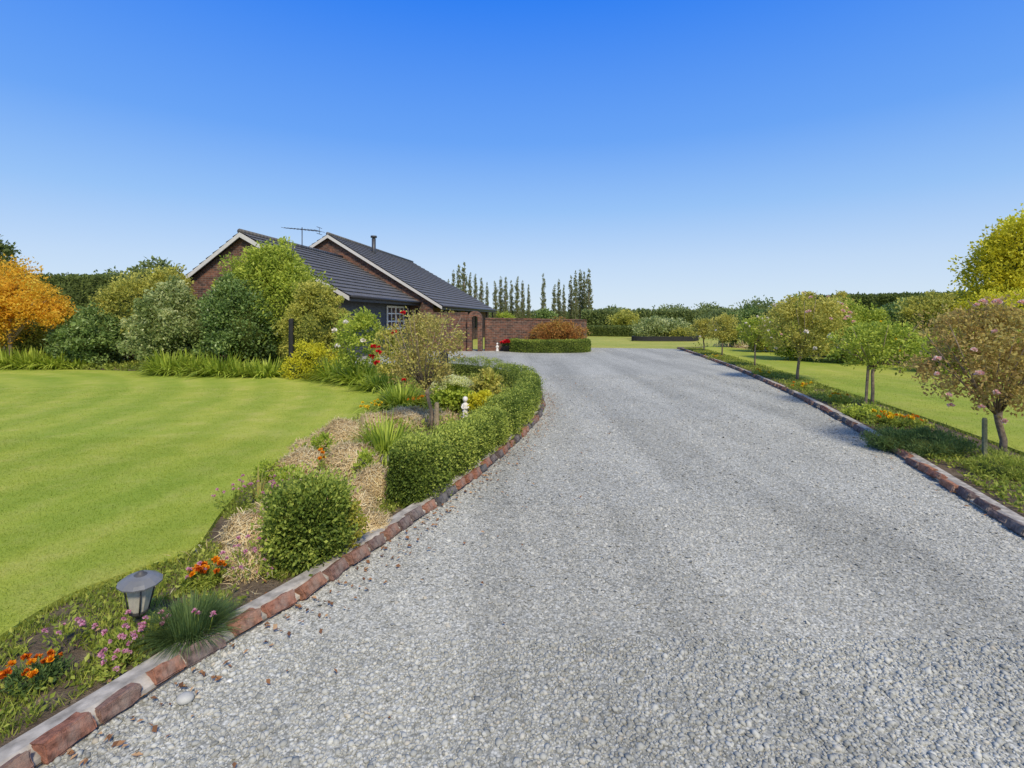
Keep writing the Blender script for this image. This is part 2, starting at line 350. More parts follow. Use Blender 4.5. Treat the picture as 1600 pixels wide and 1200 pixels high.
rback=[(11.4,29),(12.5,25),(12.6,20.5),(13.1,16.5),(14.6,14.0),(19,13),(30,12)]
lawnR=[tuple(p) for p in re_[0]]+rback+[(30,2)]
sheet('lawn',lawnR,.05,M['lawn2'],.05)
# pebbles
g=Geo()
def pebbles(y0,y1,x0,x1,dens,r0,V0,F0,sm,sg=.4,mx=.020):
    n=int((y1-y0)*(x1-x0)*dens); p=np.stack([rng.uniform(x0,x1,n),rng.uniform(y0,y1,n)],1)
    p=p[inpoly(p,road)&(abs(p[:,0])<p[:,1]*1.08+.35)]; n=len(p)
    r=np.minimum(r0*np.exp(rng.normal(0,sg,n)),mx); a=rng.uniform(0,6.28,n); el=rng.uniform(.6,1.0,n); fl=rng.uniform(.4,.75,n)
    V=V0[None]*np.stack([r,r*el,r*fl],1)[:,None,:]*rng.uniform(.82,1.14,(n,len(V0),1))
    tx=rng.normal(0,.3,n)[:,None]; z=V[:,:,2]+V[:,:,0]*tx; x,y=V[:,:,0],V[:,:,1]; c,s=np.cos(a)[:,None],np.sin(a)[:,None]
    W=np.stack([x*c-y*s+p[:,0:1],x*s+y*c+p[:,1:2],z+(r*fl*.2)[:,None]],2).reshape(-1,3)
    Fq=(F0[None]+np.arange(n)[:,None,None]*len(V0)).reshape(-1,F0.shape[1])
    g.add(W,Fq,0,np.repeat(rng.beta(2.4,2.4,n),len(V0)),sm)
OCV=np.array([(1,0,0),(-1,0,0),(0,1,0),(0,-1,0),(0,0,1),(0,0,-1)],float); OCF=np.array([(0,2,4),(2,1,4),(1,3,4),(3,0,4)])
pebbles(1.2,2.7,-2.4,3.4,7000,.0064,ICO1V,ICO1F,True,.5)
pebbles(2.7,4.6,-1.7,4.3,5000,.0072,OCV,OCF,True,.45)
pebbles(4.6,8.5,-.8,5.6,1400,.0092,OCV,OCF,True)
pebbles(8.5,15,-1,7.2,260,.0135,OCV,OCF,True)
g.build('gravel_pebbles',M['pebble'],kind='stuff',label='loose grey river pebbles covering the driveway',cat='gravel')
# fallen leaves
g=Geo(); n=1500; i=rng.integers(0,len(lp[0])-1,n); off=-np.abs(rng.normal(0,.13,n))-.05
far=rng.uniform(0,1,n)<.15; off=np.where(far,-rng.uniform(0,1.3,n),off)
c=np.column_stack([lp[0][i]+lp[2][i]*off[:,None],rng.uniform(.014,.03,n)])
i=rng.integers(0,len(rp[0])-1,200); c2=np.column_stack([rp[0][i]+rp[2][i]*np.abs(rng.normal(.05,.15,200))[:,None],np.full(200,.025)])
i=rng.integers(0,len(lp[0])-1,500); c3=np.column_stack([lp[0][i]+lp[2][i]*rng.uniform(.2,.7,500)[:,None],np.full(500,.03)])
c=np.vstack([c,c2,c3]); n=len(c)
a=rng.uniform(0,6.28,n); d=np.stack([np.cos(a),np.sin(a),rng.normal(0,.25,n)],1); b=np.stack([-np.sin(a),np.cos(a),rng.normal(0,.4,n)],1)
L=rng.uniform(.015,.042,n)[:,None]
V=np.stack([c-d*L/2,c+b*L*.28+[0,0,.004],c+d*L/2,c-b*L*.28+[0,0,.004]],1).reshape(-1,3)
g.add(V,np.arange(4*n).reshape(-1,4),0,np.repeat(rng.uniform(0,1,n),4))
g.build('fallen_leaves',M['deadleaf'],kind='stuff',label='dry brown fallen leaves scattered along the driveway edging',cat='leaves')
# grass blades
def blades(g,p,h,w,z0):
    n=len(p); a=rng.uniform(0,6.28,n); H=h*rng.uniform(.5,1.3,n); W=w*rng.uniform(.7,1.3,n)
    d=np.stack([np.cos(a),np.sin(a)],1); le=rng.normal(0,.5,(n,2))*H[:,None]
    b=np.column_stack([p,np.full(n,z0)])
    V=np.stack([b-np.column_stack([d*W[:,None]/2,np.zeros(n)]),b+np.column_stack([d*W[:,None]/2,np.zeros(n)]),b+np.column_stack([le,H])],1).reshape(-1,3)
    g.add(V,np.arange(3*n).reshape(-1,3),0,np.repeat(rng.uniform(0,1,n),3))
g=Geo()
for y0,y1,n,h,w in((1.9,4,170000,.014,.0036),(4,7,120000,.015,.005),(7,12,40000,.015,.008)):
    p=np.stack([rng.uniform(-12,-1,n),rng.uniform(y0,y1,n)],1); p=p[(p[:,0]>-1.08*p[:,1]-.4)]; p=p[inpoly(p,lawnL)]; blades(g,p,h,w,.048)
i=rng.integers(0,len(lawnedge[0]),9000); p=lawnedge[0][i]+lawnedge[2][i]*rng.normal(.015,.02,9000)[:,None]; blades(g,p,.04,.005,.02)
g.build('lawn_grass',M['grass'],kind='stuff',label='short green grass blades of the mown left lawn',cat='grass')
g=Geo()
for y0,y1,n,h,w in((4,9,50000,.016,.005),(9,15,25000,.016,.009)):
    p=np.stack([rng.uniform(4,16,n),rng.uniform(y0,y1,n)],1); p=p[inpoly(p,lawnR)&(p[:,0]<1.1*p[:,1])]; blades(g,p,h,w,.048)
i=rng.integers(0,len(re_[0]),6000); p=re_[0][i]+re_[2][i]*rng.normal(0,.04,6000)[:,None]; blades(g,p,.05,.008,.02)
g.build('lawn_grass',M['grass2'],kind='stuff',label='short green grass blades of the right-hand lawn',cat='grass')
# weeds in the beds
g=Geo()
def offs(p): return np.array([np.min(np.hypot(*(lp[0]-q).T)) for q in p])
def bedpts(n,y0,y1,x0,x1,patch):
    p=np.stack([rng.uniform(x0,x1,n),rng.uniform(y0,y1,n)],1); p=p[inpoly(p,bedL)&~inpoly(p,lawnL)]
    k=np.sin(p[:,0]*5.1+1)*np.sin(p[:,1]*4.3)+.5*np.sin(p[:,0]*11+p[:,1]*9)+.35*np.sin(p[:,0]*23-p[:,1]*19); p=p[k>patch]
    return p[offs(p)>.26]
p=bedpts(60000,1.3,4.6,-3.4,-.9,-.40); blades(g,p,.05,.0055,.01)
p=bedpts(34000,1.3,6.5,-3.6,-.2,-.55); leaves(g,np.column_stack([p,rng.uniform(.012,.06,len(p))]),np.tile([0,0,1.],(len(p),1)),.028*rng.uniform(.5,1.4,len(p)),.6,.2,.2,0,rng.uniform(0,1,len(p)))
n=34000; i=rng.integers(0,len(rp[0]),n); o=rng.uniform(.26,1.15,n); p=rp[0][i]-rp[2][i]*o[:,None]; k=np.sin(p[:,1]*3.1)+np.sin(p[:,0]*7+p[:,1]*5)*.7; p=p[(k>-.9)&(p[:,1]>3)]
leaves(g,np.column_stack([p,rng.uniform(.01,.08,len(p))]),np.tile([0,0,1.],(len(p),1)),.05*rng.uniform(.4,1.2,len(p)),.5,.3,.3,0,rng.uniform(0,1,len(p)))
n=22000; p=np.stack([rng.uniform(-20,-2,n),rng.uniform(13.6,19,n)],1); p=p[~inpoly(p,lawnL)&inpoly(p,bedL)]
leaves(g,np.column_stack([p,rng.uniform(.01,.16,len(p))]),np.tile([0,0,1.],(len(p),1)),.12*rng.uniform(.4,1.2,len(p)),.45,.3,.4,0,rng.uniform(0,.9,len(p)))
n=9000; p=np.stack([rng.uniform(-3.4,.3,n),rng.uniform(6,14,n)],1); p=p[~inpoly(p,lawnL)&inpoly(p,bedL)]
leaves(g,np.column_stack([p,rng.uniform(.01,.16,len(p))]),np.tile([0,0,1.],(len(p),1)),.09*rng.uniform(.4,1.2,len(p)),.45,.3,.4,0,rng.uniform(0,1,len(p)))
n=9000; p=np.stack([rng.uniform(10,24,n),rng.uniform(13,29,n)],1); p=p[~inpoly(p,lawnR)&inpoly(p,bedR)]
leaves(g,np.column_stack([p,rng.uniform(.01,.25,len(p))]),np.tile([0,0,1.],(len(p),1)),.16*rng.uniform(.4,1.2,len(p)),.45,.3,.4,0,rng.uniform(0,.9,len(p)))
g.build('ground_cover',M['weed'],kind='stuff',label='low green weeds and creeping plants on the garden bed soil',cat='weeds')
# ------------------------------------------------------------------ edging kerbs
_b=bmesh.new(); bmesh.ops.create_cube(_b,size=1); bmesh.ops.scale(_b,vec=(.225,.115,.085),verts=_b.verts)
bmesh.ops.bevel(_b,geom=_b.edges[:],offset=.008,segments=2,affect='EDGES')
bmesh.ops.subdivide_edges(_b,edges=[e for e in _b.edges if e.calc_length()>.04],cuts=2,use_grid_fill=True)
EB=[]
for k in range(9):
    b2=_b.copy(); sd=random.uniform(0,9)
    for v in b2.verts:
        c_=v.co; v.co+=c_.normalized()*(.0055*math.sin(c_.x*42+sd)*math.sin(c_.y*60+sd*2)+.005*math.sin(c_.z*70+c_.x*25+sd)+random.uniform(-.004,.003))
    me=bpy.data.meshes.new('edging_brick'); b2.to_mesh(me); b2.free(); me.materials.append(M['ebrick']); EB.append(me)
def edging(path,side,sp,label,start):
    P,T,N,q=path; root=empty('garden_edging',(0,0,0),label,'edging')
    gg=Geo(); s=side
    sweep(gg,path,[(s*.005,-.02),(s*.012,.030),(s*.06,.050),(s*.08,.060),(s*.165,.058),(s*.18,.045),(s*.19,-.02)][::s]); gg.build('concrete_footing',M['concrete'],root)
    k=0; d=start
    while d<q[-1]-.1 and k<100:
        st=sp*random.uniform(.85,1.15)
        x,y=np.interp(d,q,P[:,0]),np.interp(d,q,P[:,1]); tx,ty=np.interp(d,q,T[:,0]),np.interp(d,q,T[:,1])
        a=math.atan2(ty,tx); nx,ny=-ty*s,tx*s; o=.042+random.uniform(-.014,.010)
        inst('edging_brick',random.choice(EB),root,(x+nx*o,y+ny*o,.036+random.uniform(-.014,.006)),(s*(-.42)+random.uniform(-.18,.18),random.uniform(-.08,.08),a+random.uniform(-.1,.1)),(st/.232*random.uniform(.78,.93),random.uniform(.82,.98),random.uniform(.75,1.0)))
        d+=st; k+=1
edging(lp,1,.205,'low red and dark brick edging curving along the left side of the driveway',.8)
edging(rp,-1,.27,'low straight brick and concrete edging along the right side of the driveway',.6)
# ------------------------------------------------------------------ box hedges
def hedge_geo(g,path,w,h,n,leaf,wave=.55,depthbias=True,amp=.1,mat=0,cmat=1,loose=.02,core=.84,notch=0.0,sprig=.0):
    P,T,N,q=path; S=q[-1]
    dist=np.hypot(P[:,0],P[:,1]) if depthbias else np.ones(len(P)); pr=1/dist**1.2; pr/=pr.sum()
    i=rng.choice(len(P),n,p=pr); s=q[i]+rng.uniform(-.5,.5,n)*(q[1]-q[0])
    lu=1+amp*np.sin(s*4.7+.6)*np.sin(s*2.9)+.4*amp*np.sin(s*7.3+1)
    lu=lu-notch*(1-np.abs(np.sin(math.pi*s/wave)))**2.2
    per=rng.uniform(0,2*h+w,n); side=np.where(per<h,1,np.where(per<2*h,-1,0))
    z=np.where(side==0,h,np.where(side==1,per,per-h)); o=np.where(side==0,per-2*h-w/2,side*w/2)
    e=np.clip((z-h*.7)/(h*.3),0,1)*np.where(side!=0,1,0); o=o*(1-.16*e**2)
    zc=np.where(side==0,1-.13*(np.abs(o)/(w/2))**3,1.0)
    jit=rng.normal(-.4*loose,loose,n)
    if sprig: k=rng.uniform(0,1,n)<.12; jit=np.where(k,np.abs(rng.normal(0,sprig,n)),jit)
    out=np.stack([N[i,0]*side,N[i,1]*side,(side==0)*1.0],1)
    c=np.column_stack([P[i,0]+N[i,0]*o*lu+T[i,0]*(s-q[i]),P[i,1]+N[i,1]*o*lu+T[i,1]*(s-q[i]),z*zc*(1+.75*(lu-1))])+out*jit[:,None]
    lo=np.clip(jit/.06,-.4,.5) if sprig else 0*jit
    m=int(n*.05*1.5)
    for end,sg in((0,-1),(-1,1)):
        o2=rng.uniform(-w/2,w/2,m); z2=rng.uniform(0,h*.97,m); b=np.column_stack([P[end,0]+N[end,0]*o2+T[end,0]*sg*.01,P[end,1]+N[end,1]*o2+T[end,1]*sg*.01,z2])
        t=np.tile([T[end,0]*sg,T[end,1]*sg,0],(m,1)); b+=t*(rng.normal(.02,.03,m)-.07*(np.abs(o2)/(w/2))**3-.04*(z2/h)**4)[:,None]
        c=np.vstack([c,b]); out=np.vstack([out,t]); lo=np.concatenate([lo,np.zeros(m)])
    c[:,2]=np.maximum(c[:,2],.015); nn=len(c)
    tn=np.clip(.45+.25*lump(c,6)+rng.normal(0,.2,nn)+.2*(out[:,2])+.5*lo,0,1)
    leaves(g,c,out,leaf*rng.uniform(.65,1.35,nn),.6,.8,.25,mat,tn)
    a=w/2*core; hh=h*(core+.06)
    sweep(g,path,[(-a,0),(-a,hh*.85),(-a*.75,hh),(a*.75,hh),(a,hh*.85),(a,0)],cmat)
hp=spline([tuple(lp[0][j]+lp[2][j]*.28) for j in range(0,len(lp[0]),6)],.04)
k0=np.argmax(hp[0][:,1]>4.6); hp=(hp[0][k0:],hp[1][k0:],hp[2][k0:],hp[3][k0:]-hp[3][k0])
g=Geo(); hedge_geo(g,hp,.37,.50,85000,.025,wave=.62,amp=.13,loose=.030,core=.54,notch=.44,sprig=.045)
r=empty('box_hedge',(0,0,0),'long clipped box hedge curving beside the left brick edging','hedge'); g.build('foliage',[M['box'],M['dark']],r)
# square box bush: leaves over a rounded cube with a ragged outline
g=Geo(); n=19000; d=unit(n); R=np.array([.235,.20,.255]); rad=(np.abs(d)**4).sum(1)**(-1/4)
p=d*rad[:,None]*R*(rng.normal(.92,.10,n))[:,None]*(1+.18*lump(d,6))[:,None]+[0,0,.26]; sp=rng.uniform(0,1,n)<.16; p[sp]+=(d[sp]+[0,0,.5])*np.abs(rng.normal(0,.045,(sp.sum(),1))); p[:,2]=np.maximum(p[:,2],.015)
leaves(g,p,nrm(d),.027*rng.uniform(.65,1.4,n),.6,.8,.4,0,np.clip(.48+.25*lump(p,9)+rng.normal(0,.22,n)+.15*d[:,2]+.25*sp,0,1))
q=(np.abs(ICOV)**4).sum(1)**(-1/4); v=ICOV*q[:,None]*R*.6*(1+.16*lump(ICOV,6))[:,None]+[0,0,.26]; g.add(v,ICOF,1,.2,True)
foliage(g,[(.27,.06,.17,.11,.11,.19),(.24,-.02,.3,.07,.08,.12)],1500,.027,core=0,mat=2)
r=empty('box_bush',(-1.41,3.55,0),'squat square clipped box bush nearest the camera beside the brick edging','bush',.35); g.build('foliage',[M['box'],M['dark'],M['boxyellow']],r)
for sx in(-.08,.09):
    gg=Geo(); gg.tube([(sx,0,0),(sx*1.2,.02,.2),(sx*1.5,.03,.4)],[.012,.009,.005]); gg.build('stem',M['bark'],r)
g=Geo(); hedge_geo(g,spline([(.15,25.6),(.2,24.9),(.9,24.35),(2.2,24.25),(3.2,24.5),(3.6,25.2),(3.5,26.2)],.08),.5,.58,14000,.055,depthbias=False,amp=.03)
r=empty('box_hedge',(0,0,0),'low clipped box hedge ringing the rust coloured bush before the brick wall','hedge'); g.build('foliage',[M['box'],M['dark']],r)
g=Geo(); hedge_geo(g,spline([(6.2,46),(9,45.2),(11,44.5)],.2),.8,.85,3500,.12,depthbias=False,amp=.02)
r=empty('box_hedge',(0,0,0),'distant low clipped hedge on the far lawn left of the island bed','hedge'); g.build('foliage',[M['farhedge'],M['dark']],r)
# ------------------------------------------------------------------ shrubs
def shrub(name,label,cat,loc,ells,leafm,n,leaf,group=None,core=.62,cm='dark',asp=.55,clump=.30,up=.2,stems=4,ob=.6):
    r=empty(name,loc,label,cat,0,group); g=Geo(); foliage(g,ells,n,leaf,asp,clump,up,core,ob); g.build('foliage',[M[leafm],M[cm]],r)
    E0=np.asarray(ells); g=Geo()
    for k in range(stems):
        e=E0[k%len(E0)]; a=random.uniform(0,6.28)
        g.tube([(.08*math.cos(a),.08*math.sin(a),-.02),(e[0]*.5+.1*math.cos(a),e[1]*.5+.1*math.sin(a),e[2]*.6),(e[0],e[1],e[2]+e[5]*.3)],[.035,.025,.012])
    if stems: g.build('stem',M['bark'],r)
    return r
def el(px0,px1,py0,py1,Y,loc,ry=None):
    x0,x1=PX(px0,Y),PX(px1,Y); z1,z0=ZZ(py0,Y),max(ZZ(py1,Y),-.1)
    rx=(x1-x0)/2; return ((x0+x1)/2-loc[0],Y-loc[1],(z0+z1)/2,rx,ry or rx,(z1-z0)/2)
def bush(name,label,cat,Y,spans,leafm,n,leaf,**k):
    loc=(PX((spans[0][0]+spans[0][1])/2,Y),Y,0)
    return shrub(name,label,cat,loc,[el(*s[:4],s[4] if len(s)>4 else Y,loc) for s in spans],leafm,n,leaf,**k)
bush('camellia_bush','tall rounded light green bush in front of the brick gable','bush',17.0,[(350,505,390,600),(388,475,376,480),(340,430,405,520)],'green',30000,.115,asp=.5,clump=.24)
bush('camellia_bush','dark glossy camellia bush before the tall light green bush','bush',16.0,[(315,445,445,615),(325,405,432,530)],'camellia',24000,.095,asp=.6,clump=.24)
bush('leafy_shrub','olive green shrub right of the tall rounded bush under the eave','shrub',15.5,[(438,545,447,600),(465,525,438,520)],'olive',18000,.085,clump=.24)
bush('variegated_bush','broad pale speckled green bush left of the dark camellia','bush',16.2,[(205,330,455,615),(235,305,436,540)],'varieg',24000,.095,asp=.6,clump=.24)
bush('leafy_shrub','yellowish green shrub rising behind the pale speckled bush','shrub',18.5,[(160,270,430,600),(230,300,412,520),(145,210,448,590)],'olive',20000,.11,clump=.24)
bush('camellia_bush','dark green bush between the orange maple and the pale speckled bush','bush',17.2,[(98,200,485,608),(85,150,498,605)],'camellia',16000,.10,asp=.6,clump=.24)
bush('leafy_shrub','low dull olive shrub under the orange maple','shrub',18,[(10,100,500,600)],'olive',7000,.10)
bush('yellow_shrub','low bright yellow leaved shrub at the back edge of the left lawn','shrub',13.8,[(440,490,555,608),(470,535,540,602),(455,510,534,575)],'yellow',5000,.06,core=.45,clump=.36)
bush('rust_bush','rounded rust and green bush inside the small hedge by the brick wall','bush',25.6,[(822,875,505,548),(860,917,503,548),(840,900,500,540)],'rust',10000,.09,cm='darkrust')
def tree(name,label,loc,spans,trunk_r,leafm,n,leaf,group=None,core=0,cm='dark',clump=.35,asp=.55,lean=0):
    r=empty(name,loc,label,'tree',0,group); E0=[el(*s[:4],s[4] if len(s)>4 else loc[1],loc) for s in spans]
    g=Geo(); foliage(g,E0,n,leaf,asp,clump,.0,core); g.build('crown',[M[leafm],M[cm]],r)
    g=Geo(); zc=np.mean([e[2] for e in E0]); g.tube([(0,0,-.05),(.03,0,zc*.4),(lean,0,zc*.8)],[trunk_r,trunk_r*.8,trunk_r*.5],9)
    for e in E0:
        for k in range(3):
            d=unit(1)[0]; g.tube([(0,0,zc*random.uniform(.35,.6)),(e[0]*.5,e[1]*.5,zc*.85),(e[0]+d[0]*e[3]*.6,e[1]+d[1]*e[4]*.6,e[2]+abs(d[2])*e[5]*.6)],[trunk_r*.5,trunk_r*.35,trunk_r*.1])
    g.build('trunk',M['bark'],r); return r
tree('maple_tree','orange leaved maple tree at the far left edge of the lawn',(PX(15,16.8),16.8,0),[(-70,60,402,500),(20,95,440,512),(60,115,470,516),(-60,40,440,550)],.07,'orange',16000,.10,core=.4,cm='darkor',asp=.5)
tree('yellow_tree','large golden green tree standing at the right edge of the picture',(PX(1625,21),21,0),[(1520,1640,380,475),(1550,1720,336,440),(1506,1610,425,530),(1590,1730,420,530),(1540,1640,350,430)],.16,'yellow',30000,.15,core=.45)
tree('conifer_tree','dark pine tree top rising above the orange maple at the far left',(PX(-10,40),40,0),[(-50,14,370,430),(-70,20,395,470)],.2,'farhedge',4000,.3)
tree('wispy_tree','thin wispy tree beyond the yellowish shrub left of the house',(PX(245,32),32,0),[(215,270,408,450),(240,285,423,470),(200,240,420,460)],.12,'fargreen',1400,.28)
tree('wispy_tree','sparse feathery tree beyond the tall clipped hedge',(PX(175,42),42,0),[(152,200,424,455),(170,215,430,460)],.12,'fargreen',900,.33)
def belt(name,label,cat,pts,w,h,n,leaf,leafm,amp=.06,wave=5,core=.90):
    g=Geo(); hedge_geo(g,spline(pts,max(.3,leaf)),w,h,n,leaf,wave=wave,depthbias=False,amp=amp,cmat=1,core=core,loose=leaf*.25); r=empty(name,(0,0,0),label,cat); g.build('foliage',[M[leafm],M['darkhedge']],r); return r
belt('shelter_hedge','tall dark clipped shelter hedge behind the orange maple','hedge',[(-52,34),(-38,35),(-27.5,36.5),(-22,37.5)],1.8,4.55,26000,.20,'farhedge',.01,core=.93)
belt('shelter_hedge','long dark shelter hedge across the far end of the garden','hedge',[(13,92),(30,88),(48,86),(70,80)],4,2.6,24000,.42,'fargreen',.12,9,.82)
belt('shelter_hedge','dark clipped hedge behind the right-hand shrubs below the golden tree','hedge',[(26,45),(32,40),(38,34),(46,28)],2,3.4,26000,.24,'farhedge',.01,core=.93)
belt('tree_belt','low hazy belt of trees along the far horizon','trees',[(-60,190),(20,200),(90,195),(180,180)],9,3.0,14000,1.0,'fargreen',.2,17,.75)
for lb,px0,px1,py,Y in (('rounded far tree above the long hedge straight beyond the drive',1020,1075,479,105),('low spreading far tree above the long hedge right of the drive end',1085,1130,476,100),('small far tree above the hedge left of the island bed',940,975,481,108),('broad far tree top above the hedge behind the small standard roses',1150,1225,470,96)):
    tree('far_tree',lb,(PX((px0+px1)/2,Y),Y,0),[(px0,px1,py,500),((px0*2+px1)/3,px1+8,py+5,498)],.2,'fargreen',1500,.5,core=.5)
rs=[('broad light green shrub with pink blooms on the right, second back from the drive end',19.5,[(1205,1290,476,580),(1230,1275,460,520)],'green',12000,.10),
('rounded green shrub behind the third standard rose on the right',18.2,[(1280,1365,470,580),(1310,1400,478,580)],'green',14000,.10),
('large yellow green shrub directly left of the golden tree',17.5,[(1395,1475,466,585),(1425,1500,453,565)],'olive',14000,.095),
('bushy gold tinged shrub below the golden tree at the right edge',16.2,[(1480,1590,460,595),(1540,1660,445,595)],'yellow',17000,.10),
('dark green bush far right of the drive end behind the small standard roses',28,[(1150,1200,480,540),(1120,1165,488,540)],'camellia',8000,.13),
('tall loose green shrub between the third rose and the dark far hedge',21,[(1260,1345,464,560),(1300,1330,456,500)],'rose',10000,.11),
('dark leaved shrub filling the gap behind the second right-hand standard rose',20,[(1350,1430,474,570),(1380,1440,468,540)],'camellia',10000,.11),
('low light green shrub at the back of the right lawn near the drive end',24,[(1195,1250,488,556),(1165,1215,494,552)],'olive',8000,.12),
('bright green shrub at the back of the right lawn before the gold tinged shrub',15.2,[(1500,1620,500,610),(1430,1520,520,600)],'green',12000,.09)]
for lb,Y,sp,m,n,lf in rs: bush('leafy_shrub',lb,'shrub',Y,sp,m,n,lf,clump=.26)
isl=spline([(8.9,37.2),(8.6,36.4),(9.6,35.9),(12.2,35.8),(13.3,36.6)],.2)
g=Geo(); sweep(g,isl,[(-.06,0),(-.06,.32),(.06,.32),(.06,0)]); g.build('bed_edging',M['black'],label='low black timber edging round the front of the far island bed',cat='edging')
bush('spreading_shrub','wide flat topped green shrub on the far island bed','shrub',39,[(990,1060,497,530),(1030,1085,500,530)],'varieg',6000,.16)
bush('spreading_shrub','low tan ornamental shrub at the right end of the far island bed','shrub',37.5,[(1050,1085,512,532)],'olive',1500,.13)
bush('rounded_shrub','olive brown shrub on the far lawn beyond the low hedge','shrub',52,[(952,1002,487,518)],'olive',4500,.2)
bush('rounded_shrub','dark rounded shrub behind the far island bed','shrub',46,[(1105,1150,486,520),(1085,1125,493,520)],'fargreen',4500,.2)
bush('rounded_shrub','small pale green shrub rising over the far end of the brick wall','shrub',42,[(775,802,487,512)],'green',1500,.16)
bush('rounded_shrub','dull green shrub directly behind the rust bush and brick wall','shrub',33,[(835,870,485,512)],'camellia',2000,.16)
# poplars
def poplar_proto(h):
    r=empty('poplar_tree',(0,0,0),'slender upright poplar','tree',0,'row of poplars'); g=Geo(); rr=.076*h
    E0=[]
    for k in range(10):
        t=k/9; E0.append((random.uniform(-.2,.2)*rr,random.uniform(-.2,.2)*rr,h*(.15+.80*t),rr*(1-.70*t**1.8)*random.uniform(.65,1),rr*(1-.70*t**1.8),h*.08))
    foliage(g,E0,1700,.36,.5,.5,1.3,0,.3); g.build('crown',M['poplar'],r)
    g=Geo(); g.tube([(0,0,-.1),(0.05,0,h*.5),(0,0,h*.95)],[.2,.14,.03]); g.build('trunk',M['bark'],r); return r
protos=[poplar_proto(11) for _ in range(4)]
pops=[(700,438),(709,424),(717,418),(725,414),(734,428),(743,430),(752,437),(761,444),(774,441),(782,434),(790,436),(799,441),(808,434),(817,440),(826,447),(849,431),(866,446),(873,438),(881,447),(892,434),(899,425),(906,423),(913,428),(920,424)]
PG={0:('slender poplar in the left group showing above the house roof','poplars above the roof'),1:('slender poplar in the middle group beyond the brick wall','poplars beyond the brick wall'),2:('lone slender poplar between the two far poplar groups',None),3:('slender poplar in the right group at the far end of the lawn','poplars at the right end')}
for k,(px,py) in enumerate(pops):
    gi=0 if px<768 else 1 if px<840 else 2 if px<860 else 3
    Y=120+random.uniform(-4,4); h=ZZ(py,Y); x=PX(px,Y); lb,gr=PG[gi]
    o=protos[k] if k<4 else copy_tree(protos[k%4],(0,0,0))
    o.location=(x,Y,0); o.rotation_euler=(0,0,random.uniform(0,6)); s=h/11; w=s*random.uniform(.75,1.0); o.scale=(w,w,s); o['label']=lb
    if gr:o['group']=gr
    elif 'group' in o: del o['group']
# ------------------------------------------------------------------ blooms
def bloom(name,m,r,n=26,asp=.9,flat=0.2):
    g=Geo(); d=unit(n); d[:,2]=np.abs(d[:,2])+flat; d=nrm(d); leaves(g,d*r*.15,d,r*rng.uniform(.8,1.1,n),asp,2.2,0,0,rng.uniform(0,1,n),.2)
    return g.mesh(name,M[m])
B_pink=bloom('rose_bloom','pinkp',.050); B_red=bloom('rose_bloom','redp',.06); B_white=bloom('rose_bloom','whitep',.06)
B_mari=bloom('marigold_head','orangep',.021,34); B_mred=bloom('marigold_head','marred',.021,34); B_yel=bloom('flower_head','yellowp',.03,24)
B_scab=bloom('flower_head','magp',.014,30,.6,0.0)
def std_rose(label,bx,by,r,z0,z1,leafm,n,leaf,blooms,nb,tr=.022,cx=0,group=None,bs=1.0,twig=10,core=0):
    root=empty('standard_rose',(bx,by,0),label,'rose tree',0,group)
    zc=(z0+z1)/2; rz=(z1-z0)/2; g=Geo()
    foliage(g,[(cx,0,zc,r*.8,r*.8,rz*.92),(cx+r*.4,-.1*r,zc+rz*.1,r*.6,r*.6,rz*.8),(cx-r*.42,.1*r,zc,r*.58,r*.58,rz*.8),(cx,0,zc+rz*.42,r*.5,r*.5,rz*.55),(cx+.1*r,-.3*r,zc-rz*.45,r*.6,r*.5,rz*.5)],n,leaf,.6,.28,.2,core); g.build('crown',[M[leafm],M['dark']],root)
    g=Geo(); g.tube([(0,0,-.02),(.02,0,z0*.5),(-.01+cx*.3,0,z0*.95),(cx*.5,0,z0+.12)],[tr*1.15,tr,tr*.95,tr*1.3],9); g.build('trunk',M['bark'],root)
    g=Geo()
    for k in range(twig):
        a=k*6.28/twig+random.uniform(-.3,.3); e=random.uniform(.45,1.1); q=random.uniform(.5,1.02)
        g.tube([(cx*.5,0,z0+.05),(cx+math.cos(a)*r*.35*e,math.sin(a)*r*.35*e,z0+rz*.6),(cx+math.cos(a)*r*.85*e,math.sin(a)*r*.85*e,z0+2*rz*q)],[tr*.45,tr*.28,tr*.1],5)
    g.build('branch',M['bark'],root)
    for k in range(nb):
        d=unit(1)[0]; d[1]=-abs(d[1])*.9; d[2]=d[2]*.7+.2; d/=np.linalg.norm(d)
        inst('rose_bloom',random.choice(blooms),root,(cx+d[0]*r*1.0,d[1]*r*1.0,zc+d[2]*rz*1.0),(random.uniform(.1,1),random.uniform(-.5,.5),random.uniform(0,6)),bs*random.uniform(.6,1.0))
    return root
std_rose('bronze leaved standard rose with pink blooms nearest the camera on the right',5.78,6.04,.88,.48,1.88,'rosered',9500,.05,[B_pink],44,.036,-.10,bs=.95,twig=16)
std_rose('yellow green standard rose second along the right edging, flat open crown',6.59,9.38,.80,.68,1.62,'green',4600,.06,[B_yel],3,.028,.08,twig=14)
std_rose('tall full standard rose with pale pink blooms, third along the right edging',7.4,13.3,1.05,.60,2.32,'rose',9500,.07,[B_pink,B_white],26,.036,.22,bs=1.1,twig=12)
std_rose('small standard rose with pale blooms fourth along the right edging',8.05,17.0,.60,.70,1.72,'green',3200,.07,[B_white],14,.026,.1)
std_rose('dull olive standard rose fifth along the right edging',8.85,21.6,.70,.55,1.82,'rose',3800,.075,[B_white],2,.03,.1)
std_rose('small round standard rose sixth along the right edging, nearest the drive end',9.25,24.7,.64,.55,1.62,'rose',3400,.08,[B_white],2,.03)
std_rose('sparse bronze green standard rose on the left bed beside the curved hedge',-1.19,7.5,.63,.56,1.82,'rosebr',5600,.042,[B_red],4,.028,-.12,twig=26,bs=.8)
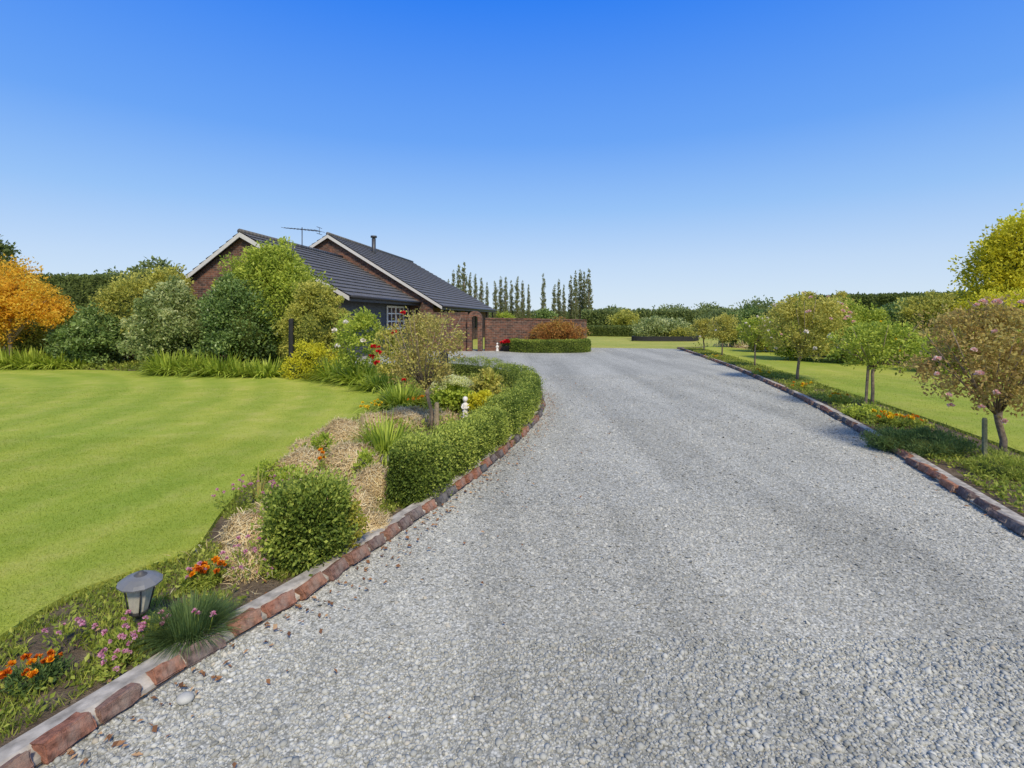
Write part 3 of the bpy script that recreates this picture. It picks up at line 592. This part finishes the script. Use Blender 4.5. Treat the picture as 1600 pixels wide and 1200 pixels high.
def stake(label,x,y,h,r,mat,rz=0,tilt=0.0,name='wooden_stake'):
    g=Geo(); g.tube([(0,0,-.05),(tilt*.5,0,h*.5),(tilt,0,h-.02),(tilt,0,h)],[r,r,r,r*.7],6,smooth=False); o=g.build(name,M[mat],label=label,cat='stake'); o.location=(x,y,0); return o
stake('weathered wooden stake left of the nearest right-hand standard rose',5.52,5.98,.52,.026,'greenwood')
stake('thin wooden stake left of the second right-hand standard rose',6.50,9.42,.85,.024,'bark',tilt=.06)
stake('pale square stake right of the left-hand standard rose trunk',-1.09,7.42,.46,.035,'wood')
stake('black stained timber post behind the left-hand standard rose',PX(694,10),10,ZZ(548,10),.085,'black',name='timber_post')
stake('black stained timber post beneath the olive shrub by the house',PX(455,14.6),14.6,ZZ(498,14.6),.07,'black',name='timber_post')
def rosebush(label,px,py0,py1,w,Y,leafm,n,blooms,nb,bs=1.1):
    x=PX(px,Y); z1=ZZ(py0,Y); z0=max(.1,ZZ(py1,Y)); rr=w*Y/F/2
    root=empty('rose_bush',(x,Y,0),label,'rose bush'); g=Geo()
    foliage(g,[(0,0,(z0+z1)/2,rr,rr,(z1-z0)/2),(rr*.3,0,z0+(z1-z0)*.7,rr*.6,rr*.6,(z1-z0)*.3)],n,.07,.6,.34,.2,0); g.build('foliage',M[leafm],root)
    g=Geo()
    for k in range(8):
        a=random.uniform(0,6.28); g.tube([(.04*math.cos(a),.04*math.sin(a),-.02),(rr*.5*math.cos(a),rr*.5*math.sin(a),z1*.5),(rr*.9*math.cos(a),rr*.9*math.sin(a),z1*random.uniform(.8,1.03))],[.012,.009,.004],5)
    g.build('stem',M['strap'],root)
    for k in range(nb):
        a=random.uniform(-2.9,-.9); inst('rose_bloom',random.choice(blooms),root,(rr*1.15*math.cos(a),rr*1.25*math.sin(a),z0+(z1-z0)*random.uniform(.4,1.0)),(.7,random.uniform(-.4,.4),random.uniform(0,6)),bs)
rosebush('tall loose red rose bush left of the standard rose before the white window',608,515,600,46,11.0,'rose',1800,[B_red],4,1.2)
rosebush('pale green leggy rose bush in front of the dark weatherboards',560,488,580,74,12.5,'green',4200,[B_white],4,1.2)
rosebush('leafy bush of yellow green stems right of the left-hand standard rose',760,580,625,44,10.0,'rose',1800,[B_red],0)
rosebush('bronze leaved rose bush behind the black timber post',648,545,600,46,11.8,'rosebr',1500,[B_red],1)
rosebush('lime yellow leafy perennial beside the small white statue',752,614,650,40,8.6,'yellow',1200,[B_red],0)
def strap_clump(label,px,py,w,h,n,width=.03,mat='strap',name='agapanthus_clump',cat='plant',z=0.012,lean=.85,droop=.65,dx=0):
    p=G(px,py); g=Geo(); straps(g,n,h,width,w*.3,lean,droop,seg=5); o=g.build(name,M[mat],label=label,cat=cat); o.location=(p[0]+dx,p[1],z); return o
for lb,px,py,h,n in (('agapanthus clump at the back of the lawn, first from the left edge',14,577,.80,460),('agapanthus clump at the back of the lawn, second from the left edge',52,577,.80,460),('agapanthus clump at the back of the lawn, third from the left edge',90,577,.74,420),('small agapanthus clump at the back of the lawn, fourth from the left edge',122,577,.55,260),
  ('wide agapanthus clump below the pale speckled bush',268,586,.84,460),('agapanthus clump between the pale speckled bush and the dark camellia',302,586,.80,460),('agapanthus clump below the dark glossy camellia',345,588,.80,460),('low agapanthus clump below the tall rounded bush',380,589,.6,340),('low agapanthus clump left of the yellow shrub',416,590,.64,340),('agapanthus clump right of the yellow shrub at the lawn corner',530,596,.8,460),('agapanthus clump between the yellow shrub and the red rose bush',565,602,.76,420),
  ('bright strap leaved clump behind the straw mulch left of the standard rose',627,640,.64,380),('strap leaved clump at the lawn corner before the red rose bush',592,612,.64,360),('light green strap leaved clump in the straw beside the long hedge',604,712,.54,420)):
    strap_clump(lb,px,py,1.5 if py<603 else .8,h,n,.052 if py<603 else .036 if py<700 else .023,lean=1.1,droop=.62)
strap_clump('dense dark green grassy tuft beside the near brick edging',318,1000,.36,.21,2600,.0038,'tuft','grass_tuft','tuft',lean=1.0,droop=.5,dx=-.07)
strap_clump('reddish green upright lily stem above the pink flowers',403,785,.1,.30,14,.022,'rosebr','lily_plant','plant',lean=.45,droop=.2)
p=G(704,645); r=empty('sedum_plant',(p[0],p[1],0),'pale cream and lime sedum clump behind the long hedge','plant'); g=Geo(); foliage(g,[(0,0,.26,.40,.28,.28)],2000,.07,.7,core=.6); g.build('foliage',[M['strap'],M['dark']],r)
g=Geo(); 
for k in range(60):
    a=random.uniform(0,6.28);q=random.uniform(0,.42); c=np.array([q*math.cos(a),q*math.sin(a),.62-.9*q*q+random.uniform(-.03,.03)]); n=60; u=unit(n)*np.array([.07,.07,.028]); leaves(g,c+u,nrm(u),.025,.8,.5,.5,0,rng.uniform(0,1,n))
g.build('flower_head',M['sedum'],r)
# straw mulch: loose mounded tufts (one mass)
g=Geo()
mounds=[(532,696,.32,.26),(472,741,.25,.21),(545,738,.26,.24),(582,770,.21,.19),(505,775,.19,.16),(398,850,.20,.18),(436,808,.16,.10),(640,665,.34,.23),(590,672,.27,.22),(680,658,.3,.12),(548,800,.18,.14),(575,828,.15,.09),(392,888,.15,.10),(476,706,.15,.10),(700,640,.3,.09),(745,625,.35,.09)]
for px,py,rr,h in mounds:
    p=G(px,py); c=np.array([p[0],p[1],0.0]); ph=rng.uniform(0,6.28); 
    def bump(u): return (1+.22*lump(u,4,px))[:,None]
    v=ICOV*np.array([rr,rr,h])*.9*bump(ICOV)+c; g.add(v,ICOF,0,.05,True)
    n=int(8500*rr*rr/.1*(1 if p[1]<7 else .5)); u=unit(n); u[:,2]=np.abs(u[:,2]); nn=nrm(u/np.array([rr,rr,h])); q=c+u*np.array([rr,rr,h])*bump(u)*rng.uniform(.9,1.12,(n,1))+nn*rng.uniform(0,.025,n)[:,None]
    t=nrm(np.cross(nn,unit(n))+nn*rng.normal(0,.3,n)[:,None]+np.array([math.cos(ph),math.sin(ph),0])*.5); s=nrm(np.cross(t,nn)); L=rng.uniform(.03,.10,n)[:,None]; W=rng.uniform(.0014,.0034,n)[:,None]
    V=np.stack([q-t*L-s*W,q-t*L+s*W,q+nn*L*.14+s*W,q+nn*L*.14-s*W,q+t*L+s*W-nn*L*.12,q+t*L-s*W-nn*L*.12],1).reshape(-1,3); V[:,2]=np.maximum(V[:,2],.014)
    hz=np.clip((q[:,2]/h),0,1); i=np.arange(n)[:,None]*6; g.add(V,np.concatenate([i+[0,1,2,3],i+[3,2,4,5]]),0,np.repeat(np.clip(rng.normal(.5,.27,n),0,1),6))
n=2600; pp=[G(*m_[:2]) for m_ in mounds]; k=rng.integers(0,len(mounds),n); c=np.array(pp)[k]+np.column_stack([rng.normal(0,.25,(n,2)),rng.uniform(.02,.05,n)]); c=c[inpoly(c[:,:2],bedL)&~inpoly(c[:,:2],lawnL)]
c=c[offs(c[:,:2])>.3]; leaves(g,c,np.zeros((len(c),3)),rng.uniform(.06,.16,len(c)),.05,.0,.0,0,rng.uniform(.2,.95,len(c)),0)
for vv in g.v[-1:]: vv[:,2]=np.clip(vv[:,2],.014,.09)
g.build('straw_mulch',M['straw'],kind='stuff',label='golden straw mulch spread in loose tufts on the left garden bed',cat='straw')
g=Geo(); n=9000; t=rng.uniform(0,1,n); bx=np.interp(t,np.linspace(0,1,len(rback)),[q[0] for q in rback]); by=np.interp(t,np.linspace(0,1,len(rback)),[q[1] for q in rback])
q=np.column_stack([bx+rng.normal(.55,.35,n),by+rng.normal(.15,.3,n),rng.uniform(.02,.16,n)]); leaves(g,q,np.tile([0,0,.2],(n,1)),rng.uniform(.12,.35,n),.09,.2,.0,0,np.clip(rng.normal(.5,.25,n),0,1))
g.build('straw_mulch',M['straw'],kind='stuff',label='pale straw mulch strip along the back of the right-hand lawn',cat='straw')
for lb,px,py,s in (('grey rounded garden rock beside the strap leaved clump',600,722,.11),('flat grey garden rock at the lawn edge behind the straw',605,655,.14),('small pale stone on the soil by the lawn edge near the box bush',298,866,.05)):
    p=G(px,py); g=Geo(); g.add(ICOV*np.array([s,s*.8,s*.55])*(1+.16*lump(ICOV,3,px))[:,None],ICOF,0,.5,True); o=g.build('garden_rock',M['rock'],label=lb,cat='rock'); o.location=(p[0],p[1],s*.3)
p=G(279,1098); g=Geo(); g.add(ICOV*np.array([.036,.030,.022]),ICOF,0,.5,True); o=g.build('round_pebble',M['stone'],label='single large smooth pale pebble on the gravel by the edging',cat='pebble'); o.location=(p[0]+.03,p[1],.02)
def flowerplant(name,label,cat,px,py,nh,spread,h,mesh,leafm,nleaf,leaf,sc=1,stem=.0025,group=None,hr=.35):
    p=G(px,py); r=empty(name,(p[0],p[1],.012),label,cat,0,group)
    if nleaf:
        g=Geo(); foliage(g,[(0,0,h*.35,spread*.8,spread*.8,h*.35)],nleaf,leaf,.4,.4,.4,0); g.build('foliage',M[leafm],r)
    g=Geo(); tops=[]
    for k in range(nh):
        a=random.uniform(0,6.28); q=spread*random.uniform(.1,1); z=h*random.uniform(1-hr,1.1); t=(q*math.cos(a),q*math.sin(a),z); tops.append(t)
        g.tube([(t[0]*.35,t[1]*.35,0),(t[0]*.8,t[1]*.8,z*.6),t],[stem,stem*.8,stem*.7],4)
    if tops: g.build('stem',M['weed'],r)
    for t in tops: inst('flower_head',mesh if not isinstance(mesh,list) else random.choice(mesh),r,t,(random.uniform(-.5,.6),random.uniform(-.5,.5),random.uniform(0,6)),sc*random.uniform(.75,1.2))
flowerplant('marigold_plant','bright orange marigold clump between the lamp and the square box bush','flowers',322,918,13,.10,.12,[B_mari,B_mari,B_mred],'weed',600,.028,1.15)
flowerplant('marigold_plant','orange and dark red marigold clump at the lower left corner','flowers',58,1072,14,.12,.10,[B_mred,B_mred,B_mari],'tuft',900,.026,.95)
flowerplant('marigold_plant','small orange marigold in the straw below the lawn corner','flowers',505,752,4,.06,.28,[B_mari],'weed',150,.03,1.3)
flowerplant('marigold_plant','orange flowers behind the straw beside the standard rose','flowers',655,640,8,.25,.25,[B_mari],'weed',250,.05,2)
flowerplant('flower_clump','pale yellow lily like flowers at the lawn corner above the straw','flowers',578,662,12,.24,.34,[B_yel],'weed',240,.04,1.0)
for lb,px,py,sp,h in (('lime green leafy perennial between the straw tufts and the lawn',452,770,.15,.17),('small lime green plant in the straw left of the hedge end',572,752,.14,.20),('low green leafy plant at the lawn edge beside the straw',420,752,.16,.14),('lime green perennial behind the square box bush',502,722,.15,.22)):
    flowerplant('leafy_perennial',lb,'plant',px,py,0,sp,h*2,B_yel,'strap',520,.045)
for lb,px,py,nh,sp,h in (('tall pink pincushion flowers above the lawn edge left of the lily stem',372,800,18,.2,.28),('pink pincushion flowers right of the lily stem among straw',425,800,16,.16,.28),('pink pincushion flowers left of the square box bush',385,905,20,.18,.24),('pink pincushion flowers between the lamp and the orange marigolds',300,925,9,.09,.14),('pink pincushion flowers at the foot of the lamp',200,1020,15,.14,.13),('scattered pink pincushion flowers between the lamp and the grassy tuft',235,1010,8,.1,.13),('few pink pincushion flowers along the edging by the square box bush',425,905,6,.1,.08),('low pink pincushion flowers left of the grassy tuft',190,1055,10,.12,.1),('pink pincushion flowers on the soil above the corner marigolds',110,1010,7,.14,.12)):
    flowerplant('pincushion_plant',lb,'flowers',px,py,nh,sp,h,B_scab,'weed',220,.03,1,.0018,None,.5)
flowerplant('flower_clump','two pink heads rising from the dark grassy tuft','flowers',312,1015,3,.12,.2,B_scab,'weed',0,.03)
for lb,px,py,nh,sp in (('yellow gazania clump between the first and second right-hand roses',1425,672,13,.28),('yellow gazania clump below the second right-hand rose',1380,665,12,.25),('low yellow flowers beside the right edging near the third rose',1250,612,10,.35),('low yellow flowers along the right edging below the fourth rose',1190,588,9,.35),('orange flowers in the bed between the second and third right-hand roses',1310,632,9,.3),('low yellow flowers beside the right edging at the drive end',1120,562,9,.5)):
    flowerplant('gazania_clump',lb,'flowers',px,py,nh,sp,.17,[B_yel,B_mari],'weed',450,.06,1.4)
p=G(1440,712); shrub('dianthus_clump','spreading blue grey dianthus mat spilling over the right edging','plant',(p[0]+.12,p[1]+.05,0),[(0,0,.1,.5,.38,.2),(-.3,.2,.1,.3,.3,.16)],'tuft',9000,.05,asp=.14,core=.6,up=.5,stems=0,clump=.25)
p=G(1550,745); shrub('dianthus_clump','smaller grassy dianthus clump at the foot of the nearest right-hand rose','plant',(p[0]+.1,p[1],0),[(0,0,.07,.36,.3,.15)],'weed',3500,.05,asp=.16,core=.6,up=.5,stems=0)
p=G(1345,655); shrub('ground_plant','low green mounding plant behind the dianthus mat by the right edging','plant',(p[0]+.1,p[1],0),[(0,0,.06,.35,.4,.16)],'green',1800,.05,stems=0)
# solar lantern
p=G(215,990); L=empty('garden_lantern',(p[0],p[1],0),'grey solar garden lantern on a spike beside the left lawn edge','lamp'); L.rotation_euler=(.05,.06,.3)
zz=lambda pr: [(r_*.90,(z_*1.05)-.005) for r_,z_ in pr]
g=Geo(); g.lathe(zz([(.001,.332),(.012,.330),(.018,.322),(.024,.318),(.036,.312)]),segs=20); g.build('finial',M['lampmetal'],L)
g=Geo(); g.lathe(zz([(.034,.313),(.066,.306),(.096,.292),(.115,.279),(.113,.272),(.09,.270),(.001,.269)]),segs=12,smooth=False); g.build('lamp_shade',M['solar'],L)
g=Geo(); g.lathe(zz([(.072,.269),(.068,.235),(.046,.130),(.001,.128)]),segs=8,smooth=False); g.build('glass_shade',M['frost'],L)
g=Geo(); 
for k in range(4):
    a=k*math.pi/2+math.pi/8; ca,sa=math.cos(a),math.sin(a); g.tube([(r_*ca,r_*sa,z_) for r_,z_ in zz([(.076,.267),(.072,.235),(.049,.125)])],[.004]*3,5)
g.lathe(zz([(.077,.271),(.078,.260),(.073,.260)]),segs=8,smooth=False); g.lathe(zz([(.052,.136),(.054,.124),(.036,.108),(.018,.098)]),segs=12); g.build('cage',M['lampmetal'],L)
g=Geo(); g.lathe([(.017,.10),(.012,.08),(.010,.0),(.010,-.03)],segs=10); g.build('spike',M['lampmetal'],L)
def statue(label,x,y,h,z=0.012,rz=0):
    r=empty('garden_statue',(x,y,z),label,'statue',rz); s=h
    g=Geo(); g.lathe([(.001,0),(.20*s,0),(.20*s,.05*s),(.17*s,.07*s),(.001,.07*s)],segs=14,sy=.85); g.build('plinth',M['statue'],r)
    g=Geo(); g.lathe([(.15*s,.07*s),(.16*s,.15*s),(.13*s,.30*s),(.105*s,.45*s),(.125*s,.58*s),(.12*s,.66*s),(.06*s,.71*s),(.045*s,.74*s)],segs=14,sy=.78)
    v=ICOV*np.array([.10*s,.105*s,.125*s]); g.add(v+[0,-.01*s,.845*s],ICOF,0,.5,True)
    g.lathe([(.001,.03*s),(.018*s,0),(.001,-.02*s)],c=(0,-.118*s,.845*s),segs=6)
    for sx in(-1,1):
        g.tube([(sx*.115*s,0,.64*s),(sx*.155*s,-.04*s,.5*s),(sx*.10*s,-.125*s,.44*s),(sx*.02*s,-.15*s,.49*s)],[.042*s,.036*s,.03*s,.022*s],8)
    g.build('figure',M['statue'],r)
    g=Geo(); v=ICOV*np.array([.115*s,.115*s,.115*s])*(1+.1*lump(ICOV,9))[:,None]; k=v[:,1]<-.03*s; v[k,1]=-.03*s; g.add(v+[0,.02*s,.875*s],ICOF,0,.5,True); g.build('hair',M['statue'],r)
p=G(727,656); statue('small white statue of a child figure behind the long box hedge',p[0],p[1],.36,.03)
statue('white statue standing beside the red flower planter at the brick wall',PX(777,25.1),25.1,.42)
xx,yy=PX(793,25.2),25.2; r=empty('flower_planter',(xx,yy,0),'low pot of red flowers beside the white statue at the brick wall','planter'); g=Geo(); g.lathe([(.001,0),(.2,0),(.27,.26),(.29,.28),(.25,.28),(.24,.24),(.001,.24)],segs=16); g.build('pot',M['black'],r)
g=Geo(); foliage(g,[(0,0,.36,.3,.28,.14)],500,.08,core=.6); g.build('foliage',[M['tuft'],M['dark']],r)
for k in range(30):
    a=random.uniform(0,6.28); q=random.uniform(0,.3); inst('flower_head',B_red,r,(q*math.cos(a),q*math.sin(a)-.06,.54-q*.4),(0.6,0,0),1.7)
# ------------------------------------------------------------------ brick garden wall and arch
x0,x1,Yw=PX(700,25.6),PX(757,25.6),25.6
r=empty('brick_archway',(0,0,0),'red brick archway wall joining the house to the low brick wall','archway'); g=Geo()
ox0,ox1=PX(738,Yw),PX(747,Yw); oc=(ox0+ox1)/2; orr=(ox1-ox0)/2; zs=1.60
arc=[(oc+orr*math.cos(a),zs+orr*math.sin(a)) for a in np.linspace(math.pi,0,15)]
top=[(oc+(orr+.22)*math.cos(a),zs+(orr+.24)*math.sin(a)) for a in np.linspace(0.0,math.pi,15)]
g.prism([(ox0-.22,0),(ox0,0)]+arc+[(ox1,0),(ox1+.22,0)]+top,Yw-.35,Yw+.35)
g.build('arch',M['brick'],r)
g=Geo(); g.box(x0-1.3,ox0-.223,Yw-.11,Yw+.11,0,1.85); g.build('wing_wall',M['brick'],r)
g=Geo(); g.box(x0-1.33,ox0-.225,Yw-.14,Yw+.14,1.852,1.92); g.build('wall_cap',M['brick'],r)
wp=spline([(ox1+.34,25.62),(0,25.9),(1.6,26.6),(3.2,28.2),(4.3,30.2)],.15)
r=empty('brick_wall',(0,0,0),'long low curved red brick garden wall behind the rust bush','wall'); g=Geo(); hs=np.linspace(1.0,.93,len(wp[0]))
sweep(g,wp,[(-.11,0),(-.11,1.58),(.11,1.58),(.11,0)],hs=hs); g.build('wall_face',M['brick'],r)
g=Geo(); sweep(g,wp,[(-.14,1.585),(-.14,1.655),(.14,1.655),(.14,1.585)],hs=hs); g.build('wall_cap',M['brick'],r)
# ------------------------------------------------------------------ house
H=empty('brick_house',(-6.17,19.4,0),'single storey red brick house with charcoal tiled gable roofs','house',math.atan2(-.125,.992))
R1=dict(e=0,ez=2.5,r=-4.48,rz=5.01,l=-7.9,lz=2.5,y0=0,y1=8.75); R2=dict(e=1.31,ez=2.29,r=-5.24,rz=6.31,l=-11.8,lz=2.29,y0=8.6,y1=27.0)
def slope(g,xe,ze,xr,zr,y0,y1,hip=0):
    d=np.array([xr-xe,zr-ze]); Ln=np.linalg.norm(d); d/=Ln; n=np.array([-d[1],d[0]]); n=n if n[1]>0 else -n; rows=int(Ln/.37)+1; st=Ln/rows
    for k in range(rows):
        a=np.array([xe,ze])+d*st*k+n*.045; b=np.array([xe,ze])+d*(st*(k+1)+.01)+n*.0; c=np.array([xe,ze])+d*st*k
        ya=y1-hip*k/rows; yb=y1-hip*(k+1)/rows
        g.add([(a[0],y0,a[1]),(a[0],ya,a[1]),(b[0],yb,b[1]),(b[0],y0,b[1]),(c[0],y0,c[1]),(c[0],ya,c[1])],[np.array([[0,1,2,3],[4,5,1,0]])])
    t=-n*.05; e=np.array([xe,ze])+t; r_=np.array([xr,zr])+t; g.add([(e[0],y0,e[1]),(e[0],y1,e[1]),(r_[0],y1-hip,r_[1]),(r_[0],y0,r_[1])],[[0,3,2,1]],1)
for R,hip in((R1,0),(R2,3.5)):
    g=Geo(); slope(g,R['e'],R['ez'],R['r'],R['rz'],R['y0'],R['y1'],hip); slope(g,R['l'],R['lz'],R['r'],R['rz'],R['y0'],R['y1'],hip)
    if hip:
        yb=R['y1']; g.add([(R['e'],yb,R['ez']),(R['l'],yb,R['lz']),(R['r'],yb-hip,R['rz'])],[[0,1,2]])
    roof=g.build('roof',[M['roof'],M['soffit']],H)
    g=Geo(); g.tube([(R['r'],R['y0']-.02,R['rz']+.03),(R['r'],R['y1']-hip,R['rz']+.03)],.10,8); g.build('ridge_cap',M['roof'],roof)
    for xe,ze in((R['e'],R['ez']),(R['l'],R['lz'])):
        g=Geo(); g.prism([(xe,ze-.02),(R['r'],R['rz']-.02),(R['r'],R['rz']-.20),(xe,ze-.18)],R['y0']-.03,R['y0']+.02); g.build('barge_board',M['white'],H)
        sg=1 if xe>R['r'] else -1
        g=Geo(); g.box(xe-.03,xe+.03,R['y0']+.03,R['y1'],ze-.2,ze-.01); g.tube([(xe+sg*.08,R['y0'],ze-.03),(xe+sg*.08,R['y1'],ze-.03)],.06,8); g.build('gutter',M['fascia'],H)
def gable(R,front,xr,xl):
    g=Geo(); f=lambda x,a,az: az+(R['rz']-az)*(x-a)/(R['r']-a)-.12
    g.prism([(xl,0),(xr,0),(xr,f(xr,R['e'],R['ez'])),(R['r'],R['rz']-.14),(xl,f(xl,R['l'],R['lz']))],R['y0']+front,R['y0']+front+.2); return g
gable(R1,.2,-.5,-7.5).build('gable_wall',M['brick'],H)
gable(R2,.2,.75,-11.2).build('gable_wall',M['brick'],H)
g=Geo(); g.box(.53,.75,9.01,26.6,0,2.2); g.build('side_wall',M['brick'],H)
g=Geo(); g.box(-11.2,.52,26.4,26.6,0,2.2); g.box(-11.2,-11,9.01,26.38,0,2.2); g.build('rear_wall',M['brick'],H)
g=Geo(); g.box(-.72,-.55,.41,8.7,0,2.42)
for k in range(14):
    z=k*.175; g.add([(-.545,.41,z),(-.545,8.7,z),(-.53,8.7,z+.001),(-.53,.41,z+.001),(-.548,.41,z+.175),(-.548,8.7,z+.175)],[np.array([[3,2,5,4]]),np.array([[0,1,2,3]])])
g.build('weatherboard_wall',M['board'],H)
def window(x,y0,y1,z0,z1,ny,nz,m,mw=.016):
    g=Geo(); t=.09; xo=x+.05
    g.box(x,xo,y0,y1,z1-t,z1); g.box(x,xo+.03,y0-.04,y1+.04,z0-.03,z0+t-.03); g.box(x,xo,y0,y0+t,z0+t-.028,z1-t-.002); g.box(x,xo,y1-t,y1,z0+t-.028,z1-t-.002)
    for k in range(1,ny): yy=y0+(y1-y0)*k/ny; w=.06 if k%2==0 else mw; g.box(x+.001,xo-.008,yy-w,yy+w,z0+t-.026,z1-t-.004)
    for k in range(1,nz): zz_=z0+(z1-z0)*k/nz; g.box(x+.002,xo-.014,y0+t+.002,y1-t-.002,zz_-mw,zz_+mw)
    w=g.build('window',m,H); g=Geo(); g.add([(x+.02,y0+t,z0+t),(x+.02,y1-t,z0+t),(x+.02,y1-t,z1-t),(x+.02,y0+t,z1-t)],[[0,1,2,3]]); g.build('pane',M['glass'],w)
window(-.52,5.2,7.6,1.1,2.24,4,3,M['winwhite'],.03)
for a in(10.4,13.6,17,20.5): window(.76,a,a+1.9,.9,2.1,2,1,M['black'])
for a in(9.6,13.0,16.4,19.8,23.2,26.2):
    g=Geo(); g.box(1.1,1.2,a,a+.1,0,2.2); g.build('verandah_post',M['black'],H)
def hl(px,py,Y):
    w=np.array([PX(px,Y)+6.17,Y-19.4]); c=np.array([.992,-.125]); d=np.array([.125,.992]); return (w@c,w@d,ZZ(py,Y))
b=hl(584,386,33); g=Geo(); g.tube([(b[0],b[1],b[2]-1.2),(b[0],b[1],b[2]+.55)],.13,12); g.tube([(b[0],b[1],b[2]+.6),(b[0],b[1],b[2]+.72)],[.2,.2],12); g.tube([(b[0],b[1],b[2]+.55),(b[0],b[1],b[2]+.61)],.08,8); g.build('chimney_flue',M['metal'],H)
b=hl(472,385,24); t=hl(472,357,24); g=Geo(); g.tube([(b[0],b[1],b[2]-.8),(b[0],b[1],t[2]+.05)],.022,6); e0=hl(444,356,24); e1=hl(499,361,24); g.tube([e0,e1],.016,5)
for k in range(11):
    u=k/10; q=np.array(e0)*(1-u)+np.array(e1)*u; L_=.16+.22*u; g.tube([(q[0]-.05,q[1]-L_*1.1,q[2]),(q[0]+.05,q[1]+L_*1.1,q[2])],.009,4)
q=np.array(e1); g.tube([q+[0,-.25,.16],q+[0,.25,.16]],.012,4); g.tube([q+[0,-.25,-.14],q+[0,.25,-.14]],.012,4); g.tube([q+[0,0,-.14],q+[0,0,.16]],.012,4)
g.build('tv_antenna',M['metal'],H)
# ------------------------------------------------------------------ light, world, camera
sun=bpy.data.lights.new('sun','SUN'); so=bpy.data.objects.new('sun',sun); COL.objects.link(so); sun.energy=3.8; sun.angle=math.radians(9); sun.color=(1,.90,.72)
so.rotation_euler=(math.radians(42),0,math.radians(20))
w=bpy.data.worlds.new('World'); bpy.context.scene.world=w; w.use_nodes=True; t=w.node_tree; bg=t.nodes['Background']
sk=t.nodes.new('ShaderNodeTexSky'); sk.sky_type='NISHITA'; sk.sun_disc=False; sk.sun_elevation=math.radians(48); sk.sun_rotation=math.radians(160); sk.ozone_density=2.5; sk.dust_density=.6
tc=t.nodes.new('ShaderNodeTexCoord'); sx=t.nodes.new('ShaderNodeSeparateXYZ'); t.links.new(tc.outputs['Generated'],sx.inputs[0])
cr=t.nodes.new('ShaderNodeValToRGB'); e=cr.color_ramp.elements
st=[(0,(.72,.84,.95)),(.10,(.55,.72,.96)),(.20,(.32,.565,.97)),(.32,(.145,.39,.97)),(.53,(.025,.225,.95)),(1,(.30,.40,.64))]
while len(e)<len(st): e.new(.5)
for a,(p_,c_) in zip(e,st): a.position=p_; a.color=(*c_,1)
t.links.new(sx.outputs[2],cr.inputs[0])
vm=t.nodes.new('ShaderNodeVectorMath'); vm.operation='SCALE'; vm.inputs['Scale'].default_value=10; t.links.new(cr.outputs[0],vm.inputs[0])
mx=t.nodes.new('ShaderNodeMix'); mx.data_type='RGBA'; mx.inputs[0].default_value=.9; t.links.new(sk.outputs[0],mx.inputs[6]); t.links.new(vm.outputs[0],mx.inputs[7])
t.links.new(mx.outputs[2],bg.inputs[0]); bg.inputs[1].default_value=.1
cam=bpy.data.cameras.new('camera'); co=bpy.data.objects.new('camera',cam); COL.objects.link(co); co.location=(0,0,CH); co.rotation_euler=(math.radians(90),0,0)
cam.lens=18; cam.sensor_width=36; cam.shift_y=-105/1600; cam.clip_end=5000; cam.clip_start=.05
S=bpy.context.scene; S.camera=co; S.view_settings.view_transform='Standard'; S.view_settings.look='None'; S.view_settings.exposure=0
